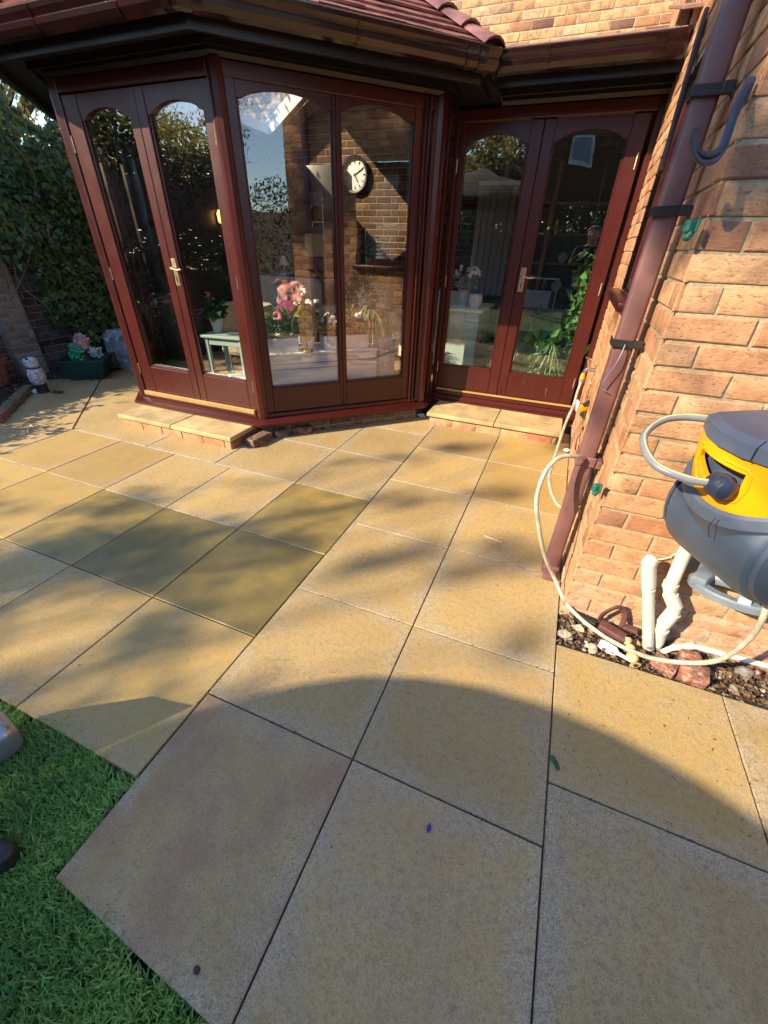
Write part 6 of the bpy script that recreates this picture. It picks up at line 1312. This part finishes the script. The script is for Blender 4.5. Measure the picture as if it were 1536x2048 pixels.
# ================================================================ THE PERSON TAKING THE PHOTOGRAPH (mirrored in the right door)
t = thing('person', 'person in a dark jacket and trousers holding up a phone with both hands', 'person', (.42, -1.02, -.02))
Q = Matrix.Translation((.42, -1.02, -.02))
def skin(name, chains, mat, parent, sub=2):
    V = []; E = []; Rr = []
    idx = {}
    for ch in chains:
        prev = None
        for (p, r_) in ch:
            k = tuple(round(c, 4) for c in p)
            if k not in idx: idx[k] = len(V); V.append(k); Rr.append(r_)
            if prev is not None: E.append((prev, idx[k]))
            prev = idx[k]
    me = bpy.data.meshes.new(name); me.from_pydata([tuple(Q @ Vector(v)) for v in V], E, []); o = bpy.data.objects.new(name, me); C.objects.link(o)
    sk = o.modifiers.new('skin', 'SKIN'); ss_ = o.modifiers.new('sub', 'SUBSURF'); ss_.levels = sub; ss_.render_levels = sub
    for i, v in enumerate(me.skin_vertices[0].data): v.radius = (Rr[i] if isinstance(Rr[i], tuple) else (Rr[i], Rr[i])); v.use_root = (i == 0)
    dg_ = bpy.context.evaluated_depsgraph_get(); dg_.update(); m2 = bpy.data.meshes.new_from_object(o.evaluated_get(dg_)); o.modifiers.clear(); o.data = m2
    m2.materials.clear(); m2.materials.append(M[mat]); m2.polygons.foreach_set('use_smooth', [True]*len(m2.polygons)); o.parent = parent; o.matrix_parent_inverse = parent_inv(parent); return o
pel = ((0, 0, .95), (.15, .12)); hd = [((0, .02, 1.52), .055), ((0, .05, 1.585), .075), ((0, .055, 1.64), .088), ((0, .035, 1.70), .085), ((0, .02, 1.745), .05)]
arms = []
for s_ in (-1, 1):
    arms.append([((0, .0, 1.42), (.12, .09)), ((s_*.17, .0, 1.42), .062), ((s_*.25, .12, 1.22), .048), ((s_*.19, .28, 1.30), .040), ((s_*.10, .335, 1.385), .028), ((s_*.085, .35, 1.41), .030)])
legs = [[pel, ((s_*.10, 0, .88), .095), ((s_*.12, .02, .50), .062), ((s_*.13, -.02, .12), .045), ((s_*.135, .04, .05), .04), ((s_*.15, .14, .045), .035)] for s_ in (-1, 1)]
body = skin('body', [[pel, ((0, 0, 1.15), (.14, .11)), ((0, 0, 1.42), (.12, .09)), hd[0], *hd[1:]]]+arms+legs, 'skin', t)
jl = [[((0, 0, .90), (.175, .14)), ((0, 0, 1.15), (.165, .13)), ((0, 0, 1.42), (.145, .105)), ((0, .01, 1.49), .075)]]+[[((0, 0, 1.42), (.145, .105)), ((s_*.175, .0, 1.425), .078), ((s_*.25, .12, 1.22), .062), ((s_*.19, .28, 1.30), .050), ((s_*.115, .325, 1.37), .038)] for s_ in (-1, 1)]
skin('jacket', jl, 'jacket', t)
skin('trousers', [[((0, 0, .98), (.165, .13)), ((s_*.10, 0, .87), .105), ((s_*.12, .02, .50), .075), ((s_*.13, -.02, .10), .062)] for s_ in (-1, 1)], 'jeans', t)
for s_ in (-1, 1):
    skin('shoe', [[((s_*.135, -.03, .05), .05), ((s_*.14, .06, .045), .05), ((s_*.15, .17, .035), .04)]], 'black', t)
    for k_, (dz, ln) in enumerate(((.030, .9), (.012, 1.05), (-.006, 1.0), (-.023, .8))):
        a_ = (s_*.082, .352, 1.410+dz); skin('finger', [[(a_, .0095), ((s_*(.082-.004), .392, 1.412+dz), .009), ((s_*(.082-.036*ln), .408, 1.412+dz), .0075)]], 'skin', body, 1)
    skin('thumb', [[((s_*.09, .345, 1.385), .012), ((s_*.072, .362, 1.372), .010), ((s_*.052, .368, 1.380), .008)]], 'skin', body, 1)
b = MB(); b.obox(tuple(Q @ Vector((0, .388, 1.412))), (.15, .009, .074), bev=.004); tag(b.build('phone', 'black', None), 'black phone held sideways by the person taking the picture', 'phone')
b = MB(); b.blob(tuple(Q @ Vector((0, .015, 1.70))), .098, 4, .1, 2, (1, 1.05, .95)); b.crumple(.012, 30)
b.v = [(v[0], min(v[1], Q.translation.y+.085) if v[2] < Q.translation.z+1.71 else v[1], max(v[2], Q.translation.z+(1.60 if v[1] < Q.translation.y+.03 else 1.69))) for v in b.v]; b.build('hair', 'hair', body)
for s_ in (-1, 1):
    b = MB(); b.blob(tuple(Q @ Vector((s_*.032, .135, 1.655))), .012, 2, 0); b.build('eye', 'white', body)
    b = MB(); b.blob(tuple(Q @ Vector((s_*.088, .045, 1.645))), .022, 2, .2, 2, (.4, .7, 1.2)); b.build('ear', 'skin', body)
b = MB(); b.tube([tuple(Q @ Vector(v)) for v in ((0, .135, 1.66), (0, .158, 1.625), (0, .14, 1.618))], [.007, .013, .008], 8); b.build('nose', 'skin', body)
b = MB(); b.obox(tuple(Q @ Vector((0, .137, 1.592))), (.045, .01, .010), bev=.004); b.build('mouth', 'pink', body)

# dark bookcase added to darken the room; lit wall light deep at the left
t = thing('backdrop', 'tall dark bookcase with shelves, added to darken the left inner wall', 'backdrop', (-3.9, 4.8, .165))
b = MB(); b.box(-4.10, -3.86, 3.22, 5.92, .166, 2.25, bev=.01); b.build('carcass', 'wood_dark', t)
for k in range(5): b = MB(); b.box(-3.862, -3.845, 3.85, 5.85, .35+k*.38, .37+k*.38); b.build('shelf', 'wood_dark', t)
b = MB(); b.box(-3.9, -3.0, 5.80, 5.94, .166, 2.3, bev=.01); tag(b.build('backing', 'wood_dark', None), 'dark folding screen added to darken the back left corner of the room', 'backing')  # dark panel added to cover the bright brick behind the left doors
t = thing('wall_light', 'small glowing amber wall light deep inside the left doors', 'wall light', (-3.82, 4.25, 1.62))
me_, te_, be_ = newmat('lamp_glow'); be_.inputs['Base Color'].default_value = (.9, .5, .1, 1); be_.inputs['Emission Color'].default_value = (1, .50, .10, 1); be_.inputs['Emission Strength'].default_value = 2.2
b = MB(); b.lathe([(.02, 1.57), (.045, 1.59), (.05, 1.66), (.03, 1.70), (0, 1.70)], (-3.80, 4.25, 0), seg=18); b.build('glass_shade', me_, t)
b = MB(); b.obox((-3.84, 4.25, 1.62), (.02, .06, .12), bev=.005); b.build('back_plate', 'brass', t)
# gravel and brick crumbs between the larger stones
b = MB(); rr = random.Random(3)
for i in range(90):
    x = rr.uniform(.61, 2.0); y = rr.uniform(.765, .94); q = rr.uniform(.004, .012); b.blob((x, y, q*.4), q, 1, .5, i, (rr.uniform(.8, 1.5), 1, .6), rz=rr.uniform(0, 3))
tag(b.build('gravel', 'stone1', None, angle=12), 'loose pale gravel and mortar crumbs among the stones of the rubble strip', 'gravel', None, 'stuff')
b = MB()
for i in range(160):
    x = rr.uniform(.61, 2.0); y = rr.uniform(.765, .94); q = rr.uniform(.004, .011); b.blob((x, y, q*.4), q, 1, .6, i, (rr.uniform(.8, 1.5), 1, .6), rz=rr.uniform(0, 3))
tag(b.build('brick_crumbs', 'stone3', None, angle=12), 'rusty brick crumbs scattered through the rubble strip', 'gravel', None, 'stuff')
# grit and moss caught in the paving joints
P = []
for (x0, y0, x1, y1, n_) in ((0, -.6, 0, 3.0, 900), (-.5915, 0, .5915, 0, 500), (-.5915, -.3, -.5915, 3.0, 900), (.5915, -.6, .5915, 2.9, 800), (-.59, .603, .59, .603, 260), (-.59, 1.206, .59, 1.206, 200), (.5915, .18, 1.7, .18, 300), (-3.4, .278, -.59, .278, 500), (-3.4, .875, -.59, .875, 500), (-3.4, 1.478, -.59, 1.478, 500), (-1.165, -.3, -1.165, 2.0, 350), (-1.72, -.3, -1.72, 1.5, 250), (1.187, .2, 1.187, .75, 260)):
    q = rng.uniform(0, 1, n_); q = q[(np.sin(q*23+x0*9+y0*5)+np.sin(q*61+y1)*.7+rng.normal(0, .5, len(q))) > .35]; P.append(np.c_[x0+(x1-x0)*q+rng.normal(0, .0022, len(q)), y0+(y1-y0)*q+rng.normal(0, .0022, len(q)), np.full(len(q), -.002)])
P = np.concatenate(P); n = len(P); D = unit(n); D[:, 2] = np.abs(D[:, 2])*.4; N = unit(n)*.4; N[:, 2] += 1
tag(leafmesh('joint_debris', P, D, N, rng.uniform(.003, .010, n), rng.uniform(.002, .005, n), rng.uniform(0, 1, n), 'mulch'), 'crumbs of soil and dead moss along the paving joints', 'debris', None, 'stuff')

pt = [(rng.uniform(.60, 2.0), rng.uniform(.765, .95)) for _ in range(520)]
chips('dead_leaves', 'curled dead leaves lying over the rubble strip', 'dead leaves', pt, .030, 'dead', .035, .4)
